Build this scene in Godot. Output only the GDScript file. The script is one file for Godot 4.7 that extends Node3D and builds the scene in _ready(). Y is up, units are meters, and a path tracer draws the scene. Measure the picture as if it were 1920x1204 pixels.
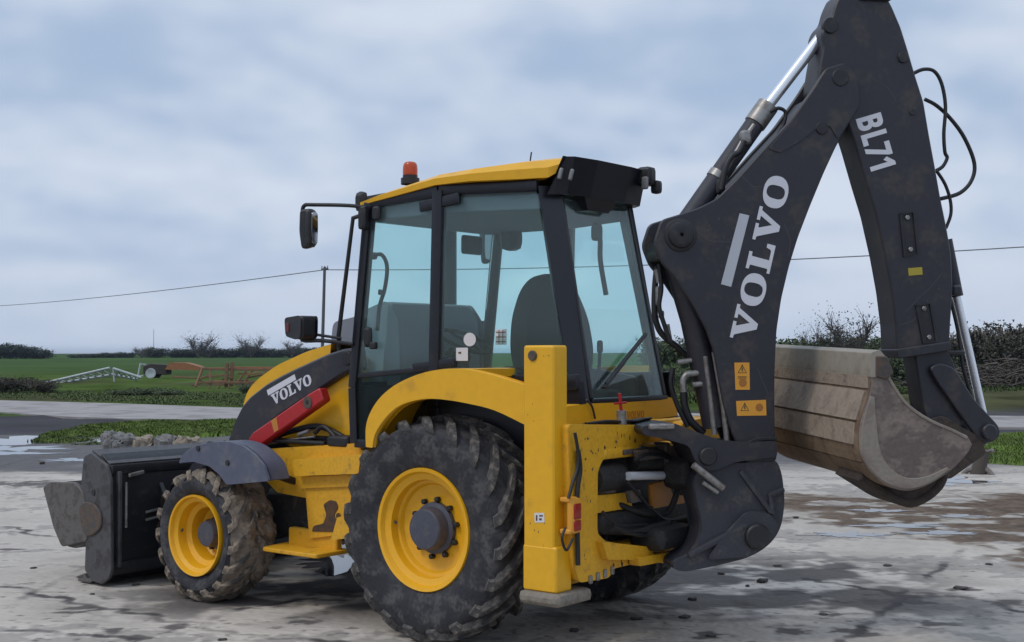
extends Node3D
# A yellow backhoe loader parked on a worn concrete yard beside open fields, overcast day.
# Machine axes: +x towards its rear, +z towards its left side, origin on the ground below the rear axle.

var RNG := RandomNumberGenerator.new()
var M := {}
var TB := Transform3D(Basis(Vector3.UP, deg_to_rad(48.0)), Vector3(1.45, 0, 0))   # slewed digging arm: x out along the arm, y up, z to its left

# ---------------------------------------------------------------- mesh helper
class Mb:
	var v := PackedVector3Array()
	var n := PackedVector3Array()
	var u := PackedVector2Array()
	var xf := Transform3D.IDENTITY
	func tri(a: Vector3, b: Vector3, c: Vector3, na: Vector3, nb: Vector3, nc: Vector3) -> void:
		var fa := (b - a).cross(c - a)
		if fa.dot(na + nb + nc) > 0.0:
			var t := b; b = c; c = t
			t = nb; nb = nc; nc = t
		var bs := xf.basis
		var flip := bs.determinant() < 0.0
		if flip:
			var t2 := b; b = c; c = t2
			t2 = nb; nb = nc; nc = t2
		v.append(xf * a); v.append(xf * b); v.append(xf * c)
		n.append((bs * na).normalized()); n.append((bs * nb).normalized()); n.append((bs * nc).normalized())
		u.append(Vector2(a.x, a.y)); u.append(Vector2(b.x, b.y)); u.append(Vector2(c.x, c.y))
	func quad(a: Vector3, b: Vector3, c: Vector3, d: Vector3, na: Vector3, nb: Vector3, nc: Vector3, nd: Vector3) -> void:
		tri(a, b, c, na, nb, nc); tri(a, c, d, na, nc, nd)
	func flat(a: Vector3, b: Vector3, c: Vector3, d: Vector3, outward: Vector3) -> void:
		var nn := (b - a).cross(c - a).normalized()
		if nn.length() < 0.5: nn = (c - a).cross(d - a).normalized()
		if nn.dot(outward) < 0.0: nn = -nn
		quad(a, b, c, d, nn, nn, nn, nn)
	# outline in x, y drawn out along z from a to b, its end edges chamfered
	func prism(poly: PackedVector2Array, a: float, b: float, bev := 0.0, crease := 40.0) -> Mb:
		if a > b:
			var t := a; a = b; b = t
		var p := poly.duplicate()
		if Geometry2D.is_polygon_clockwise(p): p.reverse()
		var k := p.size()
		var en := PackedVector2Array()
		for i in k:
			var e := (p[(i + 1) % k] - p[i]).normalized()
			en.append(Vector2(e.y, -e.x))
		var ins := PackedVector2Array()
		for i in k:
			var n0 := en[(i + k - 1) % k]; var n1 := en[i]
			var m := (n0 + n1)
			var den: float = max(0.35, 1.0 + n0.dot(n1))
			ins.append(p[i] - m / den * bev)
		var cc := cos(deg_to_rad(crease))
		var z0 := a + bev; var z1 := b - bev
		for i in k:
			var j := (i + 1) % k
			var n0 := en[i]
			var na := n0; var nb := n0
			if en[(i + k - 1) % k].dot(n0) > cc: na = (en[(i + k - 1) % k] + n0).normalized()
			if en[j].dot(n0) > cc: nb = (en[j] + n0).normalized()
			var a3 := Vector3(na.x, na.y, 0); var b3 := Vector3(nb.x, nb.y, 0)
			quad(Vector3(p[i].x, p[i].y, z0), Vector3(p[j].x, p[j].y, z0), Vector3(p[j].x, p[j].y, z1), Vector3(p[i].x, p[i].y, z1), a3, b3, b3, a3)
			if bev > 0.0:
				for s in [1.0, -1.0]:
					var zo: float = z1 if s > 0 else z0
					var zc: float = b if s > 0 else a
					var d3 := Vector3(0, 0, s)
					quad(Vector3(p[i].x, p[i].y, zo), Vector3(p[j].x, p[j].y, zo), Vector3(ins[j].x, ins[j].y, zc), Vector3(ins[i].x, ins[i].y, zc),
						(a3 + d3 * .6).normalized(), (b3 + d3 * .6).normalized(), (b3 * .5 + d3).normalized(), (a3 * .5 + d3).normalized())
		var idx := Geometry2D.triangulate_polygon(ins)
		var src := ins
		if idx.is_empty():
			idx = Geometry2D.triangulate_polygon(p); src = p
		for s in [1.0, -1.0]:
			var zc: float = b if s > 0 else a
			var d3 := Vector3(0, 0, s)
			for i in range(0, idx.size(), 3):
				var q0 := src[idx[i]]; var q1 := src[idx[i + 1]]; var q2 := src[idx[i + 2]]
				tri(Vector3(q0.x, q0.y, zc), Vector3(q1.x, q1.y, zc), Vector3(q2.x, q2.y, zc), d3, d3, d3)
		return self
	func box(c: Vector3, s: Vector3, bev := 0.008) -> Mb:
		var h := s * .5
		var p := PackedVector2Array([Vector2(c.x - h.x, c.y - h.y), Vector2(c.x + h.x, c.y - h.y), Vector2(c.x + h.x, c.y + h.y), Vector2(c.x - h.x, c.y + h.y)])
		return prism(Mb.rounded(p, min(bev * 1.5, min(h.x, h.y) * .8), 2), c.z - h.z, c.z + h.z, min(bev, h.z * .8))
	static func rounded(p: PackedVector2Array, r: float, seg := 4) -> PackedVector2Array:
		var o := PackedVector2Array()
		var k := p.size()
		for i in k:
			var a := p[(i + k - 1) % k]; var b := p[i]; var c := p[(i + 1) % k]
			var d0: float = min(r, a.distance_to(b) * .48); var d1: float = min(r, b.distance_to(c) * .48)
			var s := b + (a - b).normalized() * d0; var e := b + (c - b).normalized() * d1
			for t in seg + 1:
				var q := float(t) / seg
				o.append(s.lerp(b, q).lerp(b.lerp(e, q), q))
		return o
	# bar of rectangular section between two points
	func bar(a: Vector3, b: Vector3, w: float, h: float, upv := Vector3.UP) -> Mb:
		var d := (b - a)
		var l := d.length(); d /= l
		var sx := upv.cross(d)
		if sx.length() < .01: sx = Vector3.RIGHT.cross(d)
		sx = sx.normalized(); var sy := d.cross(sx)
		var old := xf
		xf = old * Transform3D(Basis(sx, sy, d), a)
		box(Vector3(0, 0, l * .5), Vector3(w, h, l), min(.006, min(w, h) * .25))
		xf = old
		return self
	func tube(pts: Array, r: float, seg := 10, r_end := -1.0) -> Mb:
		var k := pts.size()
		if r_end < 0.0: r_end = r
		var t0: Vector3 = (pts[1] - pts[0]).normalized()
		var side := t0.cross(Vector3.UP)
		if side.length() < .05: side = t0.cross(Vector3.RIGHT)
		side = side.normalized()
		var rings := []
		for i in k:
			var t: Vector3
			if i == 0: t = t0
			elif i == k - 1: t = (pts[k - 1] - pts[k - 2]).normalized()
			else: t = ((pts[i + 1] - pts[i]).normalized() + (pts[i] - pts[i - 1]).normalized()).normalized()
			side = (side - t * side.dot(t)).normalized()
			var up := t.cross(side)
			var rad := lerpf(r, r_end, float(i) / (k - 1))
			var ring := []
			for j in seg:
				var an := TAU * j / seg
				var nn := side * cos(an) + up * sin(an)
				ring.append([pts[i] + nn * rad, nn])
			rings.append(ring)
		for i in k - 1:
			for j in seg:
				var a = rings[i][j]; var b = rings[i][(j + 1) % seg]; var c = rings[i + 1][(j + 1) % seg]; var d = rings[i + 1][j]
				quad(a[0], b[0], c[0], d[0], a[1], b[1], c[1], d[1])
		for e in [0, k - 1]:
			var nn: Vector3 = (pts[0] - pts[1]).normalized() if e == 0 else (pts[k - 1] - pts[k - 2]).normalized()
			for j in seg: tri(pts[e], rings[e][j][0], rings[e][(j + 1) % seg][0], nn, nn, nn)
		return self
	# profile of (radius, z) turned about the z axis
	func lathe(prof: PackedVector2Array, seg := 40, crease := 35.0, c := Vector3.ZERO) -> Mb:
		var k := prof.size()
		var en := []
		for i in k - 1:
			var e := (prof[i + 1] - prof[i]).normalized()
			en.append(Vector2(-e.y, e.x))
		var cc := cos(deg_to_rad(crease))
		for i in k - 1:
			var na: Vector2 = en[i]; var nb: Vector2 = en[i]
			if i > 0 and en[i - 1].dot(en[i]) > cc: na = (en[i - 1] + en[i]).normalized()
			if i < k - 2 and en[i + 1].dot(en[i]) > cc: nb = (en[i + 1] + en[i]).normalized()
			for j in seg:
				var a0 := TAU * j / seg; var a1 := TAU * (j + 1) / seg
				var d0 := Vector3(cos(a0), sin(a0), 0); var d1 := Vector3(cos(a1), sin(a1), 0)
				var zz := Vector3(0, 0, 1)
				var A := prof[i]; var B := prof[i + 1]
				quad(c + d0 * A.x + zz * A.y, c + d1 * A.x + zz * A.y, c + d1 * B.x + zz * B.y, c + d0 * B.x + zz * B.y,
					d0 * na.x + zz * na.y, d1 * na.x + zz * na.y, d1 * nb.x + zz * nb.y, d0 * nb.x + zz * nb.y)
		return self
	func disc(c: Vector3, r: float, z0: float, z1: float, seg := 20, bev := .004) -> Mb:
		return prism(Mb.circle(Vector2(c.x, c.y), r, seg), c.z + z0, c.z + z1, bev)
	static func circle(c: Vector2, r: float, seg := 20) -> PackedVector2Array:
		var p := PackedVector2Array()
		for i in seg: p.append(c + Vector2(cos(TAU * i / seg), sin(TAU * i / seg)) * r)
		return p
	# plan rings stacked one above the other, each a list of points of equal count
	func loft(rings: Array, cap_first := true, cap_last := true) -> Mb:
		var k: int = rings[0].size()
		var mid := Vector3.ZERO
		for p in rings[0]: mid += p
		mid /= k
		for r in rings.size() - 1:
			for i in k:
				var j := (i + 1) % k
				var a: Vector3 = rings[r][i]; var b: Vector3 = rings[r][j]; var c: Vector3 = rings[r + 1][j]; var d: Vector3 = rings[r + 1][i]
				flat(a, b, c, d, (a + b + c + d) * .25 - mid)
		for e in [0, rings.size() - 1]:
			if (e == 0 and not cap_first) or (e > 0 and not cap_last): continue
			var cm := Vector3.ZERO
			for p in rings[e]: cm += p
			cm /= k
			for i in k:
				var a: Vector3 = rings[e][i]; var b: Vector3 = rings[e][(i + 1) % k]
				var nn := (a - cm).cross(b - cm).normalized()
				if nn.dot(cm - mid + Vector3(0, .001 if e > 0 else -.001, 0)) < 0.0: nn = -nn
				tri(cm, a, b, nn, nn, nn)
		return self
	func mesh() -> ArrayMesh:
		var arr := []
		arr.resize(Mesh.ARRAY_MAX)
		arr[Mesh.ARRAY_VERTEX] = v; arr[Mesh.ARRAY_NORMAL] = n; arr[Mesh.ARRAY_TEX_UV] = u
		var m := ArrayMesh.new()
		m.add_surface_from_arrays(Mesh.PRIMITIVE_TRIANGLES, arr)
		return m

func pv(a: Array) -> PackedVector2Array:
	var p := PackedVector2Array()
	for i in range(0, a.size(), 2): p.append(Vector2(a[i], a[i + 1]))
	return p
func rounded(p: PackedVector2Array, r: float, seg := 4) -> PackedVector2Array: return Mb.rounded(p, r, seg)
func rect(x0: float, y0: float, x1: float, y1: float) -> PackedVector2Array: return pv([x0, y0, x1, y0, x1, y1, x0, y1])
# a band of given thickness along a line of points (thickness to its left)
func ribbon(p: PackedVector2Array, t: float) -> PackedVector2Array:
	var o := PackedVector2Array(); var back := PackedVector2Array()
	for i in p.size():
		var d := (p[min(i + 1, p.size() - 1)] - p[max(i - 1, 0)]).normalized()
		o.append(p[i]); back.append(p[i] + Vector2(-d.y, d.x) * t)
	back.reverse(); o.append_array(back)
	return o
func spline(p: Array, sub := 6) -> Array:
	var o := []
	for i in p.size() - 1:
		var a = p[max(i - 1, 0)]; var b = p[i]; var c = p[i + 1]; var d = p[min(i + 2, p.size() - 1)]
		for t in sub:
			var q := float(t) / sub
			o.append(.5 * ((2.0 * b) + (c - a) * q + (2.0 * a - 5.0 * b + 4.0 * c - d) * q * q + (3.0 * b - a - 3.0 * c + d) * q * q * q))
	o.append(p[p.size() - 1])
	return o
func spline2(p: PackedVector2Array, sub := 5) -> PackedVector2Array:
	return PackedVector2Array(spline(Array(p), sub))

var used := {}
func numbered(called: String, parent: Node) -> String:
	var key := str(parent.get_instance_id()) + called
	var k: int = used.get(key, 0)
	used[key] = k + 1
	return called if k == 0 else "%s_%03d" % [called, k]
func obj(called: String, m, mt: Material, parent: Node = self) -> MeshInstance3D:
	var o := MeshInstance3D.new()
	o.name = numbered(called, parent)
	o.mesh = m.mesh() if m is Mb else m
	o.material_override = mt
	parent.add_child(o, true)
	return o
func tag(o: Node, label: String, category: String, group := "") -> Node:
	o.set_meta("label", label); o.set_meta("category", category)
	if group != "": o.set_meta("group", group)
	return o
func thing(called: String, label: String, category: String, at := Vector3.ZERO, turn := 0.0, group := "") -> Node3D:
	var o := Node3D.new()
	o.name = numbered(called, self)
	add_child(o, true)
	o.position = at; o.rotation.y = turn
	tag(o, label, category, group)
	return o
func struct(called: String, m, mt: Material) -> MeshInstance3D:
	var o := obj(called, m, mt)
	o.set_meta("kind", "structure")
	return o
func copy_of(o: Node3D, at: Vector3, turn: float, sc: Vector3, label: String, called := "") -> Node3D:
	var c: Node3D = o.duplicate()
	var base := called if called != "" else String(o.get_meta("base"))
	c.name = numbered(base, self)
	add_child(c, true)
	c.transform = Transform3D(Basis(Vector3.UP, turn).scaled_local(sc), at)
	c.set_meta("label", label)
	return c
func on_arm(o: Node3D) -> Node3D:
	o.transform = TB
	return o
func write(parent: Node, txt: String, p0: Vector2, p1: Vector2, height: float, z: float, mt: Material, serif: bool, called := "lettering") -> MeshInstance3D:
	var t := TextMesh.new()
	var f := SystemFont.new()
	f.font_names = PackedStringArray(["Droid Serif" if serif else "Droid Sans"]); f.font_weight = 700
	var fv := FontVariation.new()
	fv.base_font = f; fv.variation_embolden = (.55 if serif else .45) if height > .08 else 0.0
	t.font = fv; t.text = txt; t.font_size = 64; t.pixel_size = .01; t.depth = .02
	var bb := t.get_aabb()
	var o := MeshInstance3D.new()
	o.name = numbered(called, parent); o.mesh = t; o.material_override = mt
	parent.add_child(o, true)
	var d := p1 - p0; var ang := d.angle()
	var sx := d.length() / bb.size.x; var sy := height / bb.size.y
	var b := Basis(Vector3(0, 0, 1), ang) * Basis.from_scale(Vector3(sx, sy, .15))
	var c := (p0 + p1) * .5
	o.transform = Transform3D(b, Vector3(c.x, c.y, z) - b * (bb.position + bb.size * .5))
	return o

# ---------------------------------------------------------------- materials (colours are linear base colours)
func srgb(c: Vector3) -> Color: return Color(c.x, c.y, c.z).linear_to_srgb()
func noise(seed_: int, freq: float, oct := 4) -> FastNoiseLite:
	var f := FastNoiseLite.new()
	f.seed = seed_; f.frequency = freq; f.noise_type = FastNoiseLite.TYPE_SIMPLEX_SMOOTH
	f.fractal_type = FastNoiseLite.FRACTAL_FBM; f.fractal_octaves = oct
	return f
func plain(c: Vector3, rough := .6, metal := 0.0) -> StandardMaterial3D:
	var m := StandardMaterial3D.new()
	m.albedo_color = srgb(c); m.roughness = rough; m.metallic = metal
	return m
# base colour with soft mottling and irregular patches of a second colour (dirt, mud, rust)
func worn(c: Vector3, dirt: Vector3, amount: float, rough: float, metres: float, seed_: int, bump := 0.0, mottle := .12, fine := 14.0) -> StandardMaterial3D:
	var n := 208
	var a := noise(seed_, 5.0 / n, 5).get_seamless_image(n, n)
	var b := noise(seed_ + 7, fine / n, 3).get_seamless_image(n, n)
	var im := Image.create(n, n, true, Image.FORMAT_RGB8)
	var hi := Image.create(n, n, true, Image.FORMAT_RGB8)
	for y in n:
		for x in n:
			var p := a.get_pixel(x, y).r; var q := b.get_pixel(x, y).r
			var k: float = smoothstep(1.0 - amount - .16, 1.0 - amount + .16, p * .72 + q * .28)
			var col := c.lerp(dirt, k) * (1.0 + (q - .5) * mottle * 2.0 + (p - .5) * mottle)
			im.set_pixel(x, y, srgb(col.clamp(Vector3.ZERO, Vector3.ONE)))
			if bump > 0.0:
				var h := clampf(q * .6 + k * .4, 0, 1)
				hi.set_pixel(x, y, Color(h, h, h))
	im.generate_mipmaps()
	var m := StandardMaterial3D.new()
	m.albedo_texture = ImageTexture.create_from_image(im)
	m.uv1_triplanar = true; m.uv1_scale = Vector3.ONE / metres
	m.roughness = rough
	if bump > 0.0:
		hi.bump_map_to_normal_map(bump)
		hi.generate_mipmaps()
		m.normal_enabled = true; m.normal_texture = ImageTexture.create_from_image(hi)
	return m
func materials() -> void:
	M.yellow = worn(Vector3(.76, .395, .010), Vector3(.55, .28, .02), .24, .38, 2.3, 11, 0.0, .05, 26.0)
	M.yellow_dirty = worn(Vector3(.69, .355, .014), Vector3(.22, .125, .03), .22, .5, 1.1, 12, 0.0, .12, 34.0)
	M.rim_yellow = worn(Vector3(.80, .40, .008), Vector3(.60, .30, .03), .24, .40, 1.2, 13, 0.0, .05, 26.0)
	M.arm = worn(Vector3(.022, .0212, .029), Vector3(.046, .038, .035), .32, .46, 1.5, 14, 0.0, .10, 30.0)
	M.arm_dirty = worn(Vector3(.034, .035, .046), Vector3(.066, .060, .058), .30, .60, .9, 15, .5, .12, 30.0)
	M.black = worn(Vector3(.014, .014, .017), Vector3(.03, .028, .026), .3, .5, .7, 16)
	M.frame_black = worn(Vector3(.007, .007, .012), Vector3(.015, .0145, .019), .26, .34, 1.0, 17)
	M.rubber = worn(Vector3(.020, .020, .025), Vector3(.066, .063, .064), .40, .82, .9, 18, 1.2, .26, 26.0)
	M.rubber_mud = worn(Vector3(.060, .054, .050), Vector3(.22, .175, .13), .52, .92, .6, 19, 3.0, .25)
	M.lug_grey = worn(Vector3(.042, .041, .043), Vector3(.17, .15, .128), .40, .9, .5, 34, 1.5, .25)
	M.plastic = worn(Vector3(.086, .094, .136), Vector3(.118, .118, .135), .3, .5, 1.2, 20)
	M.hub = worn(Vector3(.060, .064, .088), Vector3(.085, .08, .08), .3, .5, .5, 21)
	M.bucket = worn(Vector3(.30, .24, .185), Vector3(.19, .145, .115), .38, .7, 1.1, 22, 1.0, .18, 26.0)
	M.bucket_plate = worn(Vector3(.225, .180, .148), Vector3(.120, .090, .080), .52, .6, 1.4, 36, .8, .18, 30.0)
	M.bucket_brown = worn(Vector3(.215, .150, .095), Vector3(.125, .08, .05), .42, .8, .9, 23, 1.0, .18)
	M.bucket_grey = worn(Vector3(.30, .27, .22), Vector3(.22, .19, .15), .35, .65, 1.2, 35, .5, .1)
	M.bucket_dark = worn(Vector3(.055, .040, .032), Vector3(.03, .022, .02), .4, .85, .5, 24, 1.5, .2)
	M.loader = worn(Vector3(.010, .010, .013), Vector3(.030, .025, .022), .24, .5, 1.0, 25, .5)
	M.loader_side = worn(Vector3(.066, .064, .067), Vector3(.036, .032, .032), .42, .55, .9, 26, .8)
	M.steel_plate = worn(Vector3(.105, .094, .088), Vector3(.066, .054, .047), .42, .6, .6, 27, 1.0)
	M.rust = worn(Vector3(.105, .070, .050), Vector3(.064, .056, .052), .52, .75, .45, 28, 1.0, .2)
	M.red = worn(Vector3(.40, .012, .014), Vector3(.26, .012, .012), .28, .42, .7, 29)
	M.grime = worn(Vector3(.016, .015, .015), Vector3(.045, .034, .026), .30, .7, .3, 30, 1.0, .2)
	M.pad = worn(Vector3(.22, .195, .16), Vector3(.14, .115, .09), .4, .85, .4, 31, 1.0, .2)
	M.white = plain(Vector3(.62, .62, .66), .5)
	M.bar_grey = plain(Vector3(.46, .48, .52), .45)
	M.faded = plain(Vector3(.50, .20, .03), .5)
	M.orange = plain(Vector3(.66, .30, .03), .5)
	M.orange_dark = plain(Vector3(.34, .13, .02), .5)
	M.label_ink = plain(Vector3(.09, .05, .02), .5)
	M.sticker_yellow = plain(Vector3(.38, .30, .03), .5)
	M.chrome = plain(Vector3(.78, .79, .82), .24, .75)
	M.steel = worn(Vector3(.30, .29, .28), Vector3(.16, .14, .12), .4, .42, .4, 32)
	M.steel.metallic = .6
	M.hose = plain(Vector3(.012, .012, .014), .5)
	M.red_lens = plain(Vector3(.30, .016, .008), .2)
	M.amber = plain(Vector3(.46, .062, .012), .22)
	M.lens = plain(Vector3(.20, .20, .20), .15)
	M.seat = worn(Vector3(.010, .010, .010), Vector3(.018, .017, .016), .4, .9, .3, 33)
	M.rim_pale = worn(Vector3(.255, .220, .182), Vector3(.19, .152, .126), .45, .6, 1.0, 39, .5, .14, 26.0)
	M.rod_bright = plain(Vector3(.66, .67, .70), .3, .2)
	M.dull_red = plain(Vector3(.10, .012, .010), .3)
	M.scuff = plain(Vector3(.060, .056, .058), .6)
	M.smear = worn(Vector3(.10, .048, .018), Vector3(.045, .03, .022), .45, .6, .3, 43, 0.0, .2)
	M.lining = plain(Vector3(.20, .215, .25), .9)
	M.mirror = plain(Vector3(.30, .32, .34), .06, 1.0)
	M.mud = worn(Vector3(.215, .175, .135), Vector3(.12, .095, .075), .46, .95, .35, 38, 3.0, .3)
	var g := StandardMaterial3D.new()
	g.albedo_color = Color(.905, .995, .985, .03); g.transparency = BaseMaterial3D.TRANSPARENCY_ALPHA
	g.refraction_enabled = true; g.refraction_scale = .034
	g.roughness = .0; g.metallic_specular = .5
	M.glass = g
	var gd := g.duplicate()
	gd.albedo_color = Color(.60, .68, .68, .03)
	M.glass_dark = gd

# ---------------------------------------------------------------- the machine
func wheel(called: String, at: Vector3, R: float, rim: float, W: float, flange: float, side: float, lugs: int, front: bool, parent: Node3D) -> void:
	var w := Node3D.new()
	w.name = numbered(called, parent)
	parent.add_child(w, true)
	w.position = at
	if side < 0: w.rotation.y = PI
	var h := W * .5
	var base := R - .045
	var half := [Vector2(rim - .012, h * .74), Vector2(rim + .012, h * .86), Vector2(lerpf(rim, base, .35), h * .97), Vector2(lerpf(rim, base, .62), h), Vector2(base - .05, h * .965), Vector2(base - .016, h * .84), Vector2(base, h * .5), Vector2(base + .004, 0)]
	var pr := PackedVector2Array(half)
	for i in range(half.size() - 2, -1, -1): pr.append(Vector2(half[i].x, -half[i].y))
	var m := Mb.new().lathe(spline2(pr, 4), 72, 60.0)
	obj("tyre", m, M.rubber, w)
	var step := TAU / lugs
	var bar_mat: Material = M.rubber_mud if front else M.lug_grey
	for s in [1.0, -1.0]:
		var kinds := []
		for variant in 3:
			var lm := Mb.new()
			var rows := []
			var path := [[-.04, R - .004, 0.0], [.30, R, .30], [.62, R - .004, .58], [.86, R - .016, .78], [.985, R - .040, .90], [1.035, R - .085, .96]]
			for q in path:
				var zc: float = q[0] * h * s
				var rr: float = q[1] + RNG.randf_range(-.005, .003)
				var an: float = -q[2] * step * 1.55
				var wd: float = (.045 if front else .055) * (.85 + .35 * q[0]) * RNG.randf_range(.92, 1.08)
				var low: float = base - .03 if q[0] < .9 else q[1] - .05
				var zin: float = zc if q[0] < .9 else zc - s * .035
				var e := Vector3(-sin(an), cos(an), 0)
				var o := Vector3(cos(an), sin(an), 0)
				var zz := Vector3(0, 0, 1)
				rows.append([o * low + e * wd * .66 + zz * zin, o * rr + e * wd * .5 + zz * zc, o * rr - e * wd * .5 + zz * zc, o * low - e * wd * .66 + zz * zin, o, e])
			for k in rows.size() - 1:
				var A = rows[k]; var B = rows[k + 1]
				lm.flat(A[0], A[1], B[1], B[0], A[5]); lm.flat(A[1], A[2], B[2], B[1], A[4] + Vector3(0, 0, s * .3)); lm.flat(A[2], A[3], B[3], B[2], -A[5])
			var T = rows[rows.size() - 1]
			lm.flat(T[0], T[1], T[2], T[3], Vector3(0, 0, s))
			var T0 = rows[0]
			lm.flat(T0[0], T0[1], T0[2], T0[3], Vector3(0, 0, -s))
			kinds.append(lm.mesh())
		for i in lugs:
			var o := obj("tread_bar", kinds[RNG.randi() % 3], bar_mat, w)
			o.rotation.z = i * step + (0.0 if s > 0 else step * .5)
	if front:
		# dried mud packed between the bars
		var nn := noise(int(at.z * 10.0) + 90, 4.5, 4)
		var mm := Mb.new()
		var ring := []
		var NS := 96; var NZ := 14
		for i in NS:
			var row := []
			var an := TAU * i / NS
			for j in NZ + 1:
				var q := -1.0 + 2.0 * j / NZ
				var z := q * h * .97
				var crown: float = lerpf(base, base - .05, pow(absf(q), 4.0))
				var k := nn.get_noise_3d(cos(an) * R, sin(an) * R, z)
				var rr := crown + .026 + k * .055 + absf(nn.get_noise_3d(cos(an) * 3.0, sin(an) * 3.0, z * 3.0)) * .02
				row.append(Vector3(cos(an) * rr, sin(an) * rr, z))
			ring.append(row)
		for i in NS:
			for j in NZ:
				var A: Vector3 = ring[i][j]; var B: Vector3 = ring[(i + 1) % NS][j]; var C: Vector3 = ring[(i + 1) % NS][j + 1]; var D: Vector3 = ring[i][j + 1]
				mm.flat(A, B, C, D, Vector3(A.x, A.y, 0))
		obj("caked_mud", mm, M.mud, w)
	var zf := flange
	var rp: PackedVector2Array
	if front:
		rp = pv([.06, zf - .24, rim * .52, zf - .24, rim * .62, zf - .22, rim * .66, zf - .13, rim * .78, zf - .11, rim * .82, zf - .045, rim * .91, zf - .028, rim * .945, zf, rim * .99, zf + .004, rim, zf - .012, rim - .006, zf - .04])
	else:
		rp = pv([.06, zf - .135, rim * .62, zf - .135, rim * .70, zf - .125, rim * .735, zf - .10, rim * .78, zf - .095, rim * .80, zf - .045, rim * .86, zf - .035, rim * .90, zf - .028, rim * .935, zf, rim * .985, zf + .006, rim, zf - .01, rim - .006, zf - .05])
	obj("rim", Mb.new().lathe(rp, 64, 32.0), M.rim_yellow, w)
	var hb := Mb.new()
	var hr := .095 if front else .128
	var h0 := zf - (.24 if front else .135)
	var h1 := zf - (.105 if front else .012)
	hb.lathe(pv([0.0, h1 + .004, hr * .5, h1 + .004, hr * .93, h1, hr, h1 - .012, hr * 1.06, h0 + .04, hr * 1.26, h0 + .03, hr * 1.28, h0 + .002]), 36, 30.0)
	obj("hub", hb, M.hub, w)
	var nuts := 8 if front else 10
	var nut := Mb.new().disc(Vector3.ZERO, .018, 0, .036, 6, .004).mesh()
	for i in nuts:
		var a := TAU * (i + .3) / nuts
		var o := obj("wheel_nut", nut, M.black, w)
		o.position = Vector3(cos(a), sin(a), 0) * hr * 1.42 + Vector3(0, 0, h0)
	var vm := Mb.new()
	var va := PI * .98
	vm.tube([Vector3(cos(va), sin(va), 0) * rim * .80 + Vector3(0, 0, zf - .08), Vector3(cos(va), sin(va), 0) * rim * .70 + Vector3(0, 0, zf - .05)], .009, 8)
	obj("valve", vm, M.rust, w)

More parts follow.
